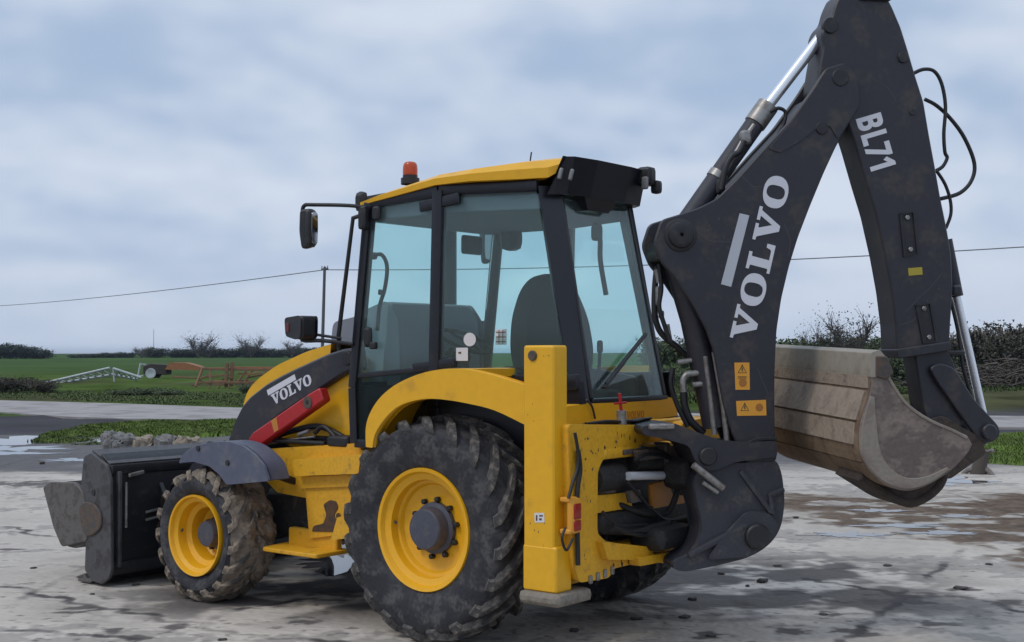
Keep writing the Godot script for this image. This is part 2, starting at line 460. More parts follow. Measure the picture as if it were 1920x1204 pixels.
func machine() -> void:
	var t := thing("backhoe_loader", "yellow and charcoal backhoe loader parked on concrete, digging arm raised and swung aside", "backhoe loader")
	# running gear
	for s in [1.0, -1.0]:
		wheel("rear_wheel", Vector3(0, .70, s * .855), .708, .386, .46, .197, s, 20, false, t)
		wheel("front_wheel", Vector3(-2.194, .478, s * .905), .493, .295, .40, .195, s, 17, true, t)
	var ax := Mb.new()
	ax.tube([Vector3(0, .70, -.70), Vector3(0, .70, .70)], .12, 16)
	ax.lathe(pv([.0, .26, .2, .24, .26, .1, .26, -.1, .2, -.24, 0, -.26]), 20, 50.0, Vector3(0, .70, 0))
	obj("rear_axle", ax, M.black, t)
	ax = Mb.new()
	ax.tube([Vector3(-2.194, .478, -.78), Vector3(-2.194, .478, .78)], .085, 14)
	ax.box(Vector3(-2.194, .52, 0), Vector3(.3, .26, .36), .05)
	obj("front_axle", ax, M.black, t)
	# chassis, engine bay, tank and steps
	var ch := Mb.new()
	ch.prism(rounded(pv([-2.62, .62, -2.2, .60, -.7, .60, -.4, .55, .95, .55, .95, 1.0, -.5, 1.0, -.9, 1.08, -2.55, 1.02]), .05), -.42, .42, .015)
	obj("chassis", ch, M.black, t)
	var sb := Mb.new()
	sb.prism(rounded(pv([-1.911, 1.092, -1.564, 1.123, -0.862, 1.183, -0.862, 1, -0.913, 0.814, -1.478, 0.76, -1.792, 0.778, -1.928, 0.863]), .02), .38, .66, .015)
	obj("chassis_side", sb, M.yellow_dirty, t)
	sb = Mb.new()
	sb.prism(rounded(pv([-1.47, 1.045, -0.794, 1.111, -0.814, 0.981, -1.458, 0.929]), .025), .60, .80, .02)
	obj("tool_box", sb, M.yellow_dirty, t)
	sb = Mb.new()
	sb.prism(rounded(pv([-1.474, 0.919, -0.895, 0.968, -0.915, 0.887, -1.463, 0.837]), .012), .60, .74, .01)
	sb.prism(rounded(pv([-1.429, 0.845, -0.812, 0.924, -0.801, 0.588, -1.384, 0.486]), .012), .64, .72, .01)
	obj("step_bracket", sb, M.yellow_dirty, t)
	sb = Mb.new()
	sb.prism(rounded(pv([-1.237, 0.738, -1.173, 0.773, -1.109, 0.77, -1.087, 0.727, -1.13, 0.672, -1.098, 0.63, -0.992, 0.617, -0.94, 0.592, -1.108, 0.556, -1.356, 0.538, -1.335, 0.581, -1.237, 0.604, -1.205, 0.666]), .015), .71, .727, .002)
	sb.disc(Vector3(-1.085, 0.668, 0.722), .022, 0.0, .008, 14, .002)
	obj("grease_smear", sb, M.smear, t)
	var st := Mb.new()
	st.xf = Transform3D(Basis(Vector3(1, 0, 0), Vector3(0, 0, 1), Vector3(0, 1, 0)), Vector3.ZERO)
	st.prism(rounded(pv([-1.72, .60, -1.10, .60, -1.10, .92, -1.66, .92]), .03), .395, .425, .006)
	st.xf = Transform3D.IDENTITY
	st.prism(rounded(pv([-0.915, 0.689, -0.722, 0.74, -0.712, 0.576, -0.977, 0.531]), .01), .70, .90, .006)
	st.box(Vector3(-1.38, .48, .67), Vector3(.50, .13, .06), .01)
	obj("step_plate", st, M.yellow_dirty, t)
	var en := Mb.new()
	en.box(Vector3(-1.65, .62, .2), Vector3(.75, .36, .8), .05)
	en.tube([Vector3(-1.9, .62, .45), Vector3(-1.5, .55, .62), Vector3(-1.2, .62, .6)], .03)
	obj("engine_underside", en, M.grime, t)
	var hp := Mb.new()
	hp.tube(spline([Vector3(-2.102, 1.096, 0.6), Vector3(-1.863, 1.185, 0.6), Vector3(-1.631, 1.245, 0.6), Vector3(-1.405, 1.272, 0.6), Vector3(-1.186, 1.212, 0.6), Vector3(-1.053, 1.153, 0.6)]), .022, 8)
	hp.tube(spline([Vector3(-2.21, 1.056, 0.56), Vector3(-1.908, 1.126, 0.56), Vector3(-1.56, 1.179, 0.56), Vector3(-1.282, 1.175, 0.56), Vector3(-1.056, 1.125, 0.56)]), .02, 8)
	hp.tube(spline([Vector3(-1.418, 1.227, 0.64), Vector3(-1.335, 1.276, 0.64), Vector3(-1.242, 1.234, 0.64), Vector3(-1.145, 1.148, 0.64)]), .018, 8)
	hp.box(Vector3(-1.166, 1.176, 0.62), Vector3(.22, .09, .10), .02)
	hp.box(Vector3(-1.573, 1.158, 0.6), Vector3(.55, .03, .14), .01)
	obj("hydraulic_hoses", hp, M.hose, t)
	hp = Mb.new()
	hp.tube([Vector3(-1.965, 1.12, 0.645), Vector3(-1.666, 1.172, 0.645), Vector3(-1.412, 1.201, 0.645)], .009, 8)
	hp.tube([Vector3(-1.575, 1.21, 0.65), Vector3(-1.463, 1.241, 0.65)], .016, 8)
	obj("steel_pipe", hp, M.steel, t)
	# bonnet
	var hd := Mb.new()
	hd.prism(rounded(pv([-2.493, 1.288, -2.449, 1.452, -2.392, 1.531, -2.298, 1.599, -2.077, 1.707, -1.756, 1.808, -1.47, 1.87, -1.347, 1.881, -1.254, 1.885, -1.253, 1.653, -1.599, 1.572, -2.069, 1.403, -2.378, 1.23]), .06), -.42, .42, .05)
	obj("bonnet", hd, M.yellow, t)
	hd = Mb.new()
	hd.prism(rounded(pv([-2.60, .62, -2.56, 1.22, -2.40, 1.30, -1.0, 1.30, -1.0, .9, -2.2, .62]), .05), -.41, .41, .03)
	obj("grille", hd, M.black, t)
	var cw := Mb.new()
	cw.prism(rounded(pv([-1.1, 1.777, -1.078, 1.319, -0.941, 1.286, -0.941, 1.145, -1.674, 1.097, -1.908, 1.141, -1.675, 1.3, -1.449, 1.499, -1.251, 1.655]), .02), .32, .56, .015)
	obj("side_cowl", cw, M.yellow, t)
	# loader arms, locking strut, loader bucket
	for s in [1.0, -1.0]:
		var la := Mb.new()
		la.prism(rounded(pv([-2.387, 1.011, -2.419, 1.123, -2.338, 1.281, -2.252, 1.397, -2.166, 1.467, -1.972, 1.57, -1.801, 1.636, -1.639, 1.691, -1.32, 1.792, -1.167, 1.826, -1.061, 1.837, -1.039, 1.688, -1.167, 1.642, -1.385, 1.54, -1.666, 1.411, -1.899, 1.295, -2.006, 1.188, -2.102, 1.049]), .03), s * .47, s * .62, .018)
		la.prism(rounded(pv([-2.66, 1.12, -2.30, 1.06, -2.72, .62, -3.06, .30, -3.16, .34, -3.16, .62]), .04), s * .47, s * .61, .018)
		var arm := obj("loader_arm", la, M.arm, t)
		if s > 0:
			write(arm, "VOLVO", pv([-1.898, 1.449])[0], pv([-1.478, 1.616])[0], .082, .6215, M.white, true)
			var ba := Mb.new()
			ba.prism(pv([-1.958, 1.523, -1.654, 1.645, -1.636, 1.606, -1.94, 1.484]), .6195, .6225)
			obj("stripe", ba, M.white, arm)
			var pin := Mb.new()
			pin.disc(Vector3(-1.108, 1.762, 0.62), .05, -.01, .012, 18, .004)
			obj("pivot_pin", pin, M.black, arm)
	var rs := Mb.new()
	rs.prism(rounded(pv([-1.289, 1.556, -1.245, 1.463, -1.936, 1.11, -2.044, 1.113, -2.062, 1.152, -2.009, 1.209, -1.387, 1.516]), .02), .635, .72, .012)
	var strut := obj("locking_strut", rs, M.red, t)
	rs = Mb.new()
	rs.prism(pv([-1.794, 1.307, -1.735, 1.332, -1.712, 1.244, -1.758, 1.222]), .7195, .7225)
	obj("sticker", rs, M.faded, strut)
	rs = Mb.new()
	rs.lathe(pv([.018, .006, .030, .008, .044, .006, .046, 0]), 20, 30.0, Vector3(-1.404, 1.448, 0.72))
	obj("hook_ring", rs, M.rust, strut)
	rs = Mb.new()
	rs.disc(Vector3(-1.408, 1.447, 0.716), .028, 0, .009, 16, .001)
	obj("hook_hole", rs, M.grime, strut)
	loader_bucket(t)
	# mudguards
	for s in [1.0, -1.0]:
		var ff := Mb.new()
		var arc := spline2(pv([-2.446, 0.987, -2.402, 1.052, -2.246, 1.122, -2.063, 1.157, -1.884, 1.168, -1.72, 1.145, -1.594, 1.091, -1.498, 1.022, -1.447, 0.921]), 4)
		ff.prism(ribbon(arc, -.022), s * .84, s * 1.05, .01)
		ff.prism(rounded(pv([-2.419, 0.99, -2.376, 1.055, -2.22, 1.124, -2.038, 1.159, -1.859, 1.17, -1.696, 1.147, -1.57, 1.093, -1.475, 1.024, -1.418, 0.917, -1.869, 0.863, -1.964, 0.937, -2.066, 0.985, -2.244, 1.007]), .02), s * 1.03, s * 1.065, .014)
		var gd := obj("front_mudguard", ff, M.plastic, t)
		if s > 0:
			var bo := Mb.new()
			bo.disc(Vector3(-2.188, 1.107, 1.065), .022, 0, .01, 6, .002)
			bo.disc(Vector3(-1.857, 1.02, 1.065), .022, 0, .01, 6, .002)
			obj("bolt", bo, M.black, gd)
		var br := Mb.new()
		br.bar(Vector3(-1.62, .86, s * .62), Vector3(-1.62, .98, s * .98), .05, .05)
		br.bar(Vector3(-1.62, .86, s * .62), Vector3(-1.7, .6, s * .55), .06, .05)
		obj("mudguard_bracket", br, M.black, t)
		var fr := Mb.new()
		var out := pv([-0.444, 1.198, -0.444, 1.327, -0.397, 1.431, -0.302, 1.529, -0.154, 1.612, 0.072, 1.681, 0.333, 1.705, 0.583, 1.672, 0.843, 1.613])
		var inn := pv([0.843, 1.384, 0.624, 1.459, 0.417, 1.495, 0.204, 1.516, 0.028, 1.512, -0.144, 1.471, -0.264, 1.394, -0.358, 1.29, -0.387, 1.194])
		if s < 0:
			out = out.slice(0, 7); inn = inn.slice(3)
		var band := spline2(out, 4); band.append_array(spline2(inn, 4))
		fr.prism(band, s * 1.02, s * 1.10, .028)
		var top := spline2(out, 4)
		fr.prism(ribbon(top.slice(0, 26), -.05), s * .60, s * 1.05, .01)
		obj("rear_mudguard", fr, M.yellow, t)
		var inner := Mb.new()
		inner.prism(rounded(pv([-0.922, 1.148, -0.922, 1.288, -0.871, 1.401, -0.743, 1.532, -0.519, 1.641, -0.23, 1.7, 0.092, 1.702, 0.568, 1.632, 0.567, 1.208]), .05), s * .50, s * .56, .01)
		obj("wheel_housing", inner, M.black, t)
	cab(t)
	mirrors(t)
	rear_end(t)
	digging_arm(t)

func loader_bucket(t: Node3D) -> void:
	var b := Mb.new()
	var back := spline2(pv([-3.30, 1.0, -3.19, .90, -3.16, .55, -3.18, .22, -3.26, .07, -3.36, .035, -3.54, .03]), 5)
	b.prism(ribbon(back, .02), -1.14, 1.14, .004)
	b.prism(pv([-3.16, .93, -3.40, 1.03, -3.40, 1.01, -3.18, .90]), -1.14, 1.14, .004)
	b.box(Vector3(-3.17, .90, 0), Vector3(.05, .08, 2.28), .012)
	b.box(Vector3(-3.17, .14, 0), Vector3(.05, .10, 2.28), .012)
	var lb := obj("loader_bucket", b, M.loader, t)
	lb.set_meta("label", "wide black loader bucket with open jaw resting on the concrete")
	var top := Mb.new()
	top.prism(pv([-3.165, .952, -3.41, 1.045, -3.415, 1.03, -3.17, .938]), -1.14, 1.14, .003)
	obj("top_plate", top, M.loader_side, lb)
	for s in [1.0, -1.0]:
		var sp := Mb.new()
		sp.prism(rounded(pv([-3.482, 0.992, -3.382, 1.026, -3.175, 0.942, -3.125, 0.831, -3.104, 0.142, -3.138, 0.073, -3.228, 0.022, -3.356, 0.033, -3.457, 0.105, -3.446, 0.355, -3.536, 0.639]), .02), s * 1.14, s * 1.17, .006)
		obj("side_plate", sp, M.loader_side, lb)
		var rb := Mb.new()
		rb.box(Vector3(-3.145, .52, s * 1.08), Vector3(.06, .74, .035), .008)
		obj("back_rib", rb, M.loader_side, lb)
		var jw := Mb.new()
		jw.prism(rounded(pv([-4.041, 0.717, -3.941, 0.766, -3.595, 0.783, -3.477, 0.719, -3.418, 0.566, -3.415, 0.335, -3.767, 0.261, -3.883, 0.403]), .03), s * 1.14, s * 1.18, .008)
		obj("jaw_cheek", jw, M.steel_plate, lb)
		var ru := Mb.new()
		ru.prism(rounded(pv([-3.52, 0.608, -3.419, 0.649, -3.304, 0.632, -3.219, 0.573, -3.217, 0.459, -3.315, 0.393, -3.43, 0.367, -3.489, 0.457]), .05, 5), s * 1.165, s * 1.188, .008)
		obj("jaw_hinge", ru, M.rust, lb)
		if s > 0:
			var ho := Mb.new()
			ho.disc(Vector3(-3.341, 0.719, 1.171), .026, 0, .006, 6, .001)
			obj("pin_hole", ho, M.black, lb)
	var jb := Mb.new()
	var jaw := spline2(pv([-4.04, .74, -3.98, .56, -3.88, .38, -3.80, .28, -3.62, .26, -3.46, .32]), 4)
	jb.prism(ribbon(jaw, .025), -1.14, 1.14, .004)
	obj("jaw_plate", jb, M.steel_plate, lb)
	var ce := Mb.new()
	ce.prism(pv([-3.34, .045, -3.40, .012, -3.56, .012, -3.56, .03, -3.40, .045]), -1.16, 1.16, .003)
	obj("cutting_edge", ce, M.steel_plate, lb)
	for i in 8:
		var z := lerpf(-1.1, 1.1, i / 7.0)
		var tt := Mb.new()
		tt.prism(pv([-3.48, .035, -3.52, .07, -3.64, .03, -3.56, .012]), z - .035, z + .035, .005)
		obj("tooth", tt, M.steel_plate, lb)
	var hd := Mb.new()
	hd.bar(Vector3(-3.13, .55, .84), Vector3(-3.13, .57, .66), .02, .02)
	hd.bar(Vector3(-3.13, .49, .84), Vector3(-3.13, .51, .68), .02, .02)
	hd.bar(Vector3(-3.13, .85, 1.0), Vector3(-3.13, .87, .86), .02, .03)
	hd.tube([Vector3(-3.13, .80, 1.02), Vector3(-3.13, .45, 1.02)], .012, 8)
	obj("pipe_clamp", hd, M.steel, lb)
	for s in [1.0, -1.0]:
		var ea := Mb.new()
		ea.prism(rounded(pv([-3.18, .82, -2.98, .50, -2.96, .28, -3.18, .2]), .05), s * .40, s * .44, .006)
		ea.prism(rounded(pv([-3.18, .82, -2.98, .50, -2.96, .28, -3.18, .2]), .05), s * .66, s * .70, .006)
		obj("mounting_ear", ea, M.loader, lb)
		var cy := Mb.new()
		cy.tube([Vector3(-2.35, 1.0, s * .34), Vector3(-2.85, .83, s * .34)], .05, 12)
		cy.tube([Vector3(-2.85, .83, s * .34), Vector3(-3.14, .73, s * .34)], .028, 12)
		obj("crowd_cylinder", cy, M.loader, t)

func pillar(m: Mb, a: Vector3, b: Vector3, w: float, d: float) -> void:
	m.bar(a, b, d, w, Vector3(1, 0, 0))
func pane(called: String, pts: Array, mt: Material, parent: Node, thick := .006) -> MeshInstance3D:
	var m := Mb.new()
	var nn: Vector3 = (pts[1] - pts[0]).cross(pts[2] - pts[0]).normalized()
	var k := pts.size()
	for i in k:
		var a: Vector3 = pts[i]; var b: Vector3 = pts[(i + 1) % k]
		m.flat(a - nn * thick * .5, b - nn * thick * .5, b + nn * thick * .5, a + nn * thick * .5, (a + b) * .5 - (pts[0] + pts[2]) * .5)
	for s in [1.0, -1.0]:
		for i in range(1, k - 1):
			m.tri(pts[0] + nn * thick * .5 * s, pts[i] + nn * thick * .5 * s, pts[i + 1] + nn * thick * .5 * s, nn * s, nn * s, nn * s)
	return obj(called, m, mt, parent)

func cab(t: Node3D) -> void:
	var f := Mb.new()
	var fl := 1.18     # cab floor
	for s in [1.0, -1.0]:
		var A0 := Vector3(-.95, 1.56, s * .70); var A1 := Vector3(-.80, 2.83, s * .70)
		var B0 := Vector3(-.19, 1.45, s * .72); var B1 := Vector3(-.15, 2.86, s * .72)
		var C0 := Vector3(.80, 1.44, s * .55); var C1 := Vector3(.49, 2.86, s * .50)
		var D0 := Vector3(.83, 1.50, s * .43); var D1 := Vector3(.575, 2.86, s * .40)
		pillar(f, A0, A1, .07, .07)
		pillar(f, Vector3(-.93, 1.18, s * .70), A0, .07, .07)
		pillar(f, Vector3(-.19, 1.2, s * .72), B0, .10, .06); pillar(f, B0, B1, .085, .06)
		# chamfered rear corner
		f.loft([[C0, Vector3(.86, 1.44, s * .455), Vector3(.80, 1.44, s * .42), Vector3(.74, 1.44, s * .50)], [C1, Vector3(.60, 2.86, s * .405), Vector3(.55, 2.86, s * .37), Vector3(.44, 2.86, s * .45)]])
		f.bar(A1, B1, .06, .09); f.bar(B1, C1, .06, .07)
		f.bar(Vector3(-.19, 1.60, s * .72), Vector3(.84, 1.62, s * .555), .05, .10)
		f.bar(Vector3(-.94, 1.64, s * .705), Vector3(-.19, 1.70, s * .72), .035, .035)
		f.bar(Vector3(-.93, 1.18, s * .70), Vector3(-.19, 1.18, s * .72), .06, .06)
		# black lower side behind the door
		f.loft([[Vector3(-.21, 1.15, s * .73), Vector3(.9, 1.15, s * .56), Vector3(.9, 1.15, s * .50), Vector3(-.21, 1.15, s * .66)], [Vector3(-.21, 1.60, s * .73), Vector3(.84, 1.62, s * .56), Vector3(.84, 1.62, s * .50), Vector3(-.21, 1.60, s * .66)]])
		# hinge brackets on the post
		f.bar(Vector3(-.30, 2.76, s * .745), Vector3(.02, 2.80, s * .715), .03, .07)
		f.bar(Vector3(-.36, 1.70, s * .745), Vector3(-.02, 1.74, s * .72), .03, .06)
	f.bar(Vector3(-.80, 2.83, -.70), Vector3(-.80, 2.83, .70), .08, .10)
	f.bar(Vector3(-.95, 1.56, -.70), Vector3(-.95, 1.56, .70), .07, .08)
	f.bar(Vector3(.56, 2.82, -.40), Vector3(.56, 2.82, .40), .06, .08)
	f.bar(Vector3(.84, 1.49, -.44), Vector3(.84, 1.49, .44), .06, .05)
	f.box(Vector3(-.05, 1.14, 0), Vector3(1.8, .10, 1.1), .02)
	f.box(Vector3(-.9, 1.35, 0), Vector3(.08, .45, 1.36), .02)
	var cabn := obj("cab", f, M.frame_black, t)
	# panes
	pane("windscreen", [Vector3(-.965, 1.60, .66), Vector3(-.815, 2.79, .66), Vector3(-.815, 2.79, -.66), Vector3(-.965, 1.60, -.66)], M.glass, cabn)
	for s in [1.0, -1.0]:
		pane("door_window", [Vector3(-.925, 1.66, s * .715), Vector3(-.79, 2.80, s * .715), Vector3(-.19, 2.83, s * .73), Vector3(-.23, 1.70, s * .73)], M.glass, cabn)
		pane("lower_door_window", [Vector3(-.91, 1.21, s * .71), Vector3(-.93, 1.63, s * .71), Vector3(-.22, 1.68, s * .73), Vector3(-.22, 1.21, s * .73)], M.glass_dark, cabn)
		pane("side_window", [Vector3(-.15, 1.64, s * .725), Vector3(-.11, 2.83, s * .72), Vector3(.48, 2.83, s * .505), Vector3(.765, 1.65, s * .56)], M.glass, cabn)
	pane("rear_window", [Vector3(.845, 1.515, .43), Vector3(.59, 2.80, .39), Vector3(.59, 2.80, -.39), Vector3(.845, 1.515, -.43)], M.glass, cabn)
	for q in [[Vector3(.845, 1.515, .43), Vector3(.59, 2.80, .39)], [Vector3(.845, 1.515, -.43), Vector3(.59, 2.80, -.39)]]:
		obj("window_seal", Mb.new().bar(q[0] + Vector3(.004, 0, 0), q[1] + Vector3(.004, 0, 0), .035, .012, Vector3(1, 0, 0)), M.black, cabn)
	# roof
	var plan := [Vector2(-.99, .58), Vector2(-.88, .72), Vector2(-.70, .75), Vector2(-.15, .77), Vector2(.10, .72), Vector2(.40, .60), Vector2(.58, .51), Vector2(.70, .42)]
	var lo := [2.805, 2.815, 2.83, 2.89, 2.90, 2.90, 2.905, 2.99]
	var hi := [2.835, 2.85, 2.885, 2.965, 2.985, 3.01, 3.02, 3.03]
	var r0 := []; var r1 := []; var r2 := []; var r3 := []
	for s in [1.0, -1.0]:
		for i in 8:
			var k: int = i if s > 0 else 7 - i
			var p: Vector2 = plan[k]
			r0.append(Vector3(p.x, lo[k], p.y * s)); r1.append(Vector3(p.x, lerpf(lo[k], hi[k], .55), p.y * s * 1.006))
			r2.append(Vector3(p.x * .97, hi[k], p.y * .93 * s)); r3.append(Vector3(p.x * .80, hi[k] + .03, p.y * .70 * s))
	obj("roof", Mb.new().loft([r0, r1, r2, r3]), M.yellow, cabn)
	var hl := Mb.new()
	hl.xf = Transform3D(Basis(Vector3(1, 0, 0), Vector3(0, 0, 1), Vector3(0, 1, 0)), Vector3.ZERO)
	hl.prism(pv([-.90, -.66, -.12, -.70, .5, -.48, .5, .48, -.12, .70, -.90, .66]), 2.71, 2.815, .01)
	obj("headliner", hl, M.lining, cabn)
	# black rear visor with lamps
	var vz := Mb.new()
	var vt := []; var vb := []
	for q in [[.62, .50], [.66, .475], [.72, .425], [.745, .20], [.745, -.20], [.72, -.425], [.66, -.475], [.62, -.50]]:
		vt.append(Vector3(q[0], 3.035, q[1] * .985)); vb.append(Vector3(q[0] - .06, 2.80, q[1]))
	for i in [0, 7]: vt[i] += Vector3(.06, 0, 0)
	vz.loft([vb, vt])
	vz.loft([[Vector3(.55, 2.72, .18), Vector3(.65, 2.72, .18), Vector3(.65, 2.72, -.06), Vector3(.55, 2.72, -.06)], [Vector3(.55, 2.81, .26), Vector3(.68, 2.81, .26), Vector3(.68, 2.81, -.12), Vector3(.55, 2.81, -.12)]])
	obj("rear_visor", vz, M.frame_black, cabn)
	for i in 2:
		var lamp := Mb.new()
		lamp.xf = Transform3D(Basis(Vector3.UP, .95), Vector3(.655 + i * .045, 2.925 - i * .005, .485 - i * .052))
		lamp.xf.basis = lamp.xf.basis * Basis(Vector3(0, 0, 1), -.25)
		lamp.box(Vector3(0, 0, 0), Vector3(.026, .075, .03), .010)
		obj("work_lamp", lamp, M.lens, cabn)
	var lam := Mb.new()
	lam.box(Vector3(.74, 2.99, -.38), Vector3(.12, .13, .09), .02)
	lam.box(Vector3(.79, 2.92, -.43), Vector3(.07, .09, .06), .015)
	obj("lamp_housing", lam, M.black, cabn)
	lam = Mb.new()
	lam.box(Vector3(.765, 2.94, -.325), Vector3(.05, .085, .02), .006)
	obj("lamp_lens", lam, M.lens, cabn)
	# wiper
	var wp := Mb.new()
	wp.tube([Vector3(.868, 1.60, .30), Vector3(.835, 1.76, .02), Vector3(.80, 1.92, -.27)], .014, 8)
	wp.bar(Vector3(.87, 1.58, .33), Vector3(.84, 1.74, .05), .012, .035, Vector3(1, 0, 0))
	obj("wiper", wp, M.black, cabn)
	# stickers on the side window
	var sk := Mb.new()
	var sb := Basis(Vector3.UP, .265)
	sk.xf = Transform3D(sb, Vector3(.02, 1.79, .695))
	sk.box(Vector3.ZERO, Vector3(.085, .085, .002), .0008)
	sk.disc(Vector3(.055, .095, 0), .044, -.001, .001, 20, .0003)
	sk.box(Vector3(.275, .11, .0), Vector3(.08, .10, .002), .0008)
	obj("sticker", sk, M.white, cabn)
	var si := Mb.new()
	si.xf = sk.xf
	si.box(Vector3(-.015, .01, .0025), Vector3(.02, .012, .001), .0003)
	for i in 3:
		si.box(Vector3(.275, .08 + i * .03, .0025), Vector3(.07, .006, .001), .0003)
	for i in 2:
		si.box(Vector3(.262 + i * .027, .11, .0035), Vector3(.005, .09, .001), .0003)
	obj("sticker_print", si, M.label_ink, cabn)
	# door furniture
	var dh := Mb.new()
	dh.box(Vector3(-0.774, 1.908, 0.75), Vector3(.07, .14, .05), .02)
	dh.box(Vector3(-0.723, 1.85, 0.75), Vector3(.06, .05, .04), .01)
	dh.box(Vector3(-0.7, 2.746, 0.745), Vector3(.07, .10, .04), .015)
	obj("door_handle", dh, M.black, cabn)
	var gr := Mb.new()
	gr.tube(spline([Vector3(-0.873, 2.474, 0.6), Vector3(-0.79, 2.477, 0.6), Vector3(-0.739, 2.394, 0.6), Vector3(-0.759, 2.247, 0.6), Vector3(-0.81, 2.12, 0.6), Vector3(-0.83, 1.954, 0.6)]), .014, 8)
	gr.box(Vector3(-0.862, 2.473, 0.6), Vector3(.05, .05, .03), .01)
	gr.box(Vector3(-0.805, 2.219, 0.6), Vector3(.03, .04, .03), .01)
	obj("grab_rail", gr, M.black, cabn)
	# seat and controls
	var se := Mb.new()
	se.xf = Transform3D(Basis(Vector3.UP, -.25) * Basis(Vector3(0, 0, 1), .10), Vector3(.20, 0, .0))
	var sx := Transform3D(Basis(Vector3(0, 0, 1), Vector3(0, 1, 0), Vector3(-1, 0, 0)), Vector3(.22, 0, 0))
	var keep := se.xf
	se.xf = keep * sx
	se.prism(rounded(pv([-.30, 1.62, -.34, 1.80, -.31, 2.02, -.22, 2.22, -.10, 2.32, .10, 2.32, .22, 2.22, .31, 2.02, .34, 1.80, .30, 1.62]), .08), -.08, .08, .05)
	se.xf = keep
	se.box(Vector3(-.10, 1.58, 0), Vector3(.55, .16, .56), .06)
	se.box(Vector3(-.05, 1.34, 0), Vector3(.36, .34, .36), .03)
	var seat := obj("seat", se, M.seat, t)
	var lg := Mb.new()
	lg.xf = keep * sx
	lg.disc(Vector3(-.12, 2.0, -.082), .035, -.004, .001, 6, .001)
	obj("badge", lg, M.sticker_yellow, seat)
	var co := Mb.new()
	co.tube([Vector3(-.78, 1.2, .05), Vector3(-.52, 1.80, .05)], .06, 12)
	co.box(Vector3(-.62, 1.72, .05), Vector3(.16, .18, .24), .04)
	var ds := Mb.new()
	ds.prism(rounded(pv([-1.52, 1.564, -1.464, 2.026, -1.23, 2.062, -1.11, 2.116, -0.918, 2.174, -0.803, 2.039, -0.782, 1.575]), .05), -.50, .42, .05)
	obj("dashboard", ds, M.lining, t)
	var wh := Transform3D(Basis(Vector3(0, 0, 1), -.45) , Vector3(-.50, 1.88, .05))
	var ring := []
	for i in 25: ring.append(wh * Vector3(.19 * cos(TAU * i / 24), 0, .19 * sin(TAU * i / 24)))
	co.tube(ring, .014, 8)
	co.tube([wh * Vector3(-.19, 0, 0), wh * Vector3(.19, 0, 0)], .01, 6)
	obj("steering_wheel", co, M.seat, t)
	var le := Mb.new()
	for q in [[-.30, -.45, .62], [-.22, -.52, .60], [.30, -.40, .55], [.42, .30, .5], [-.36, .42, .5]]:
		le.tube([Vector3(q[0], 1.2, q[1]), Vector3(q[0] + .04, 1.25 + q[2], q[1])], .012, 8)
		le.box(Vector3(q[0] + .04, 1.29 + q[2], q[1]), Vector3(.045, .09, .045), .018)
	le.box(Vector3(.45, 1.35, -.05), Vector3(.3, .40, .6), .04)
	le.box(Vector3(-.30, 1.45, -.56), Vector3(.7, .5, .16), .04)
	le.box(Vector3(.15, 1.52, .50), Vector3(.8, .36, .12), .04)
	obj("control_levers", le, M.seat, t)
	var inm := Mb.new()
	inm.box(Vector3(-.74, 2.60, -.30), Vector3(.05, .14, .22), .02)
	inm.box(Vector3(-.60, 2.66, -.60), Vector3(.16, .18, .14), .04)
	inm.tube(spline([Vector3(.30, 2.72, -.40), Vector3(.33, 2.60, -.42), Vector3(.36, 2.44, -.38), Vector3(.38, 2.2, -.42)], 4), .018, 8)
	inm.box(Vector3(.31, 2.64, -.41), Vector3(.09, .12, .05), .02)
	obj("interior_lamp", inm, M.black, t)
	var ex := Mb.new()
	ex.tube([Vector3(-1.20, 1.7, -.56), Vector3(-1.20, 2.86, -.56)], .065, 16)
	obj("exhaust_pipe", ex, M.black, t)
	# beacon and aerial
	var be := Mb.new()
	be.lathe(pv([.0, .076, .06, .075, .06, .055, .075, .05, .075, 0]), 20, 30.0)
	var base := obj("beacon", be, M.black, t)
	base.transform = Transform3D(Basis(Vector3(1, 0, 0), -PI / 2) * Basis.from_scale(Vector3(.86, .86, .84)), Vector3(-0.599, 2.957, 0.52))
	be = Mb.new()
	be.lathe(spline2(pv([.0, .19, .042, .18, .057, .15, .060, .10, .058, .07]), 4), 20, 60.0)
	obj("beacon_lens", be, M.amber, base)
	var ae := Mb.new()
	ae.tube([Vector3(.10, 3.0, .1), Vector3(.13, 3.16, .1)], .005, 6)
	ae.disc(Vector3.ZERO, .001, 0, .001, 6)
	obj("aerial", ae, M.black, t)

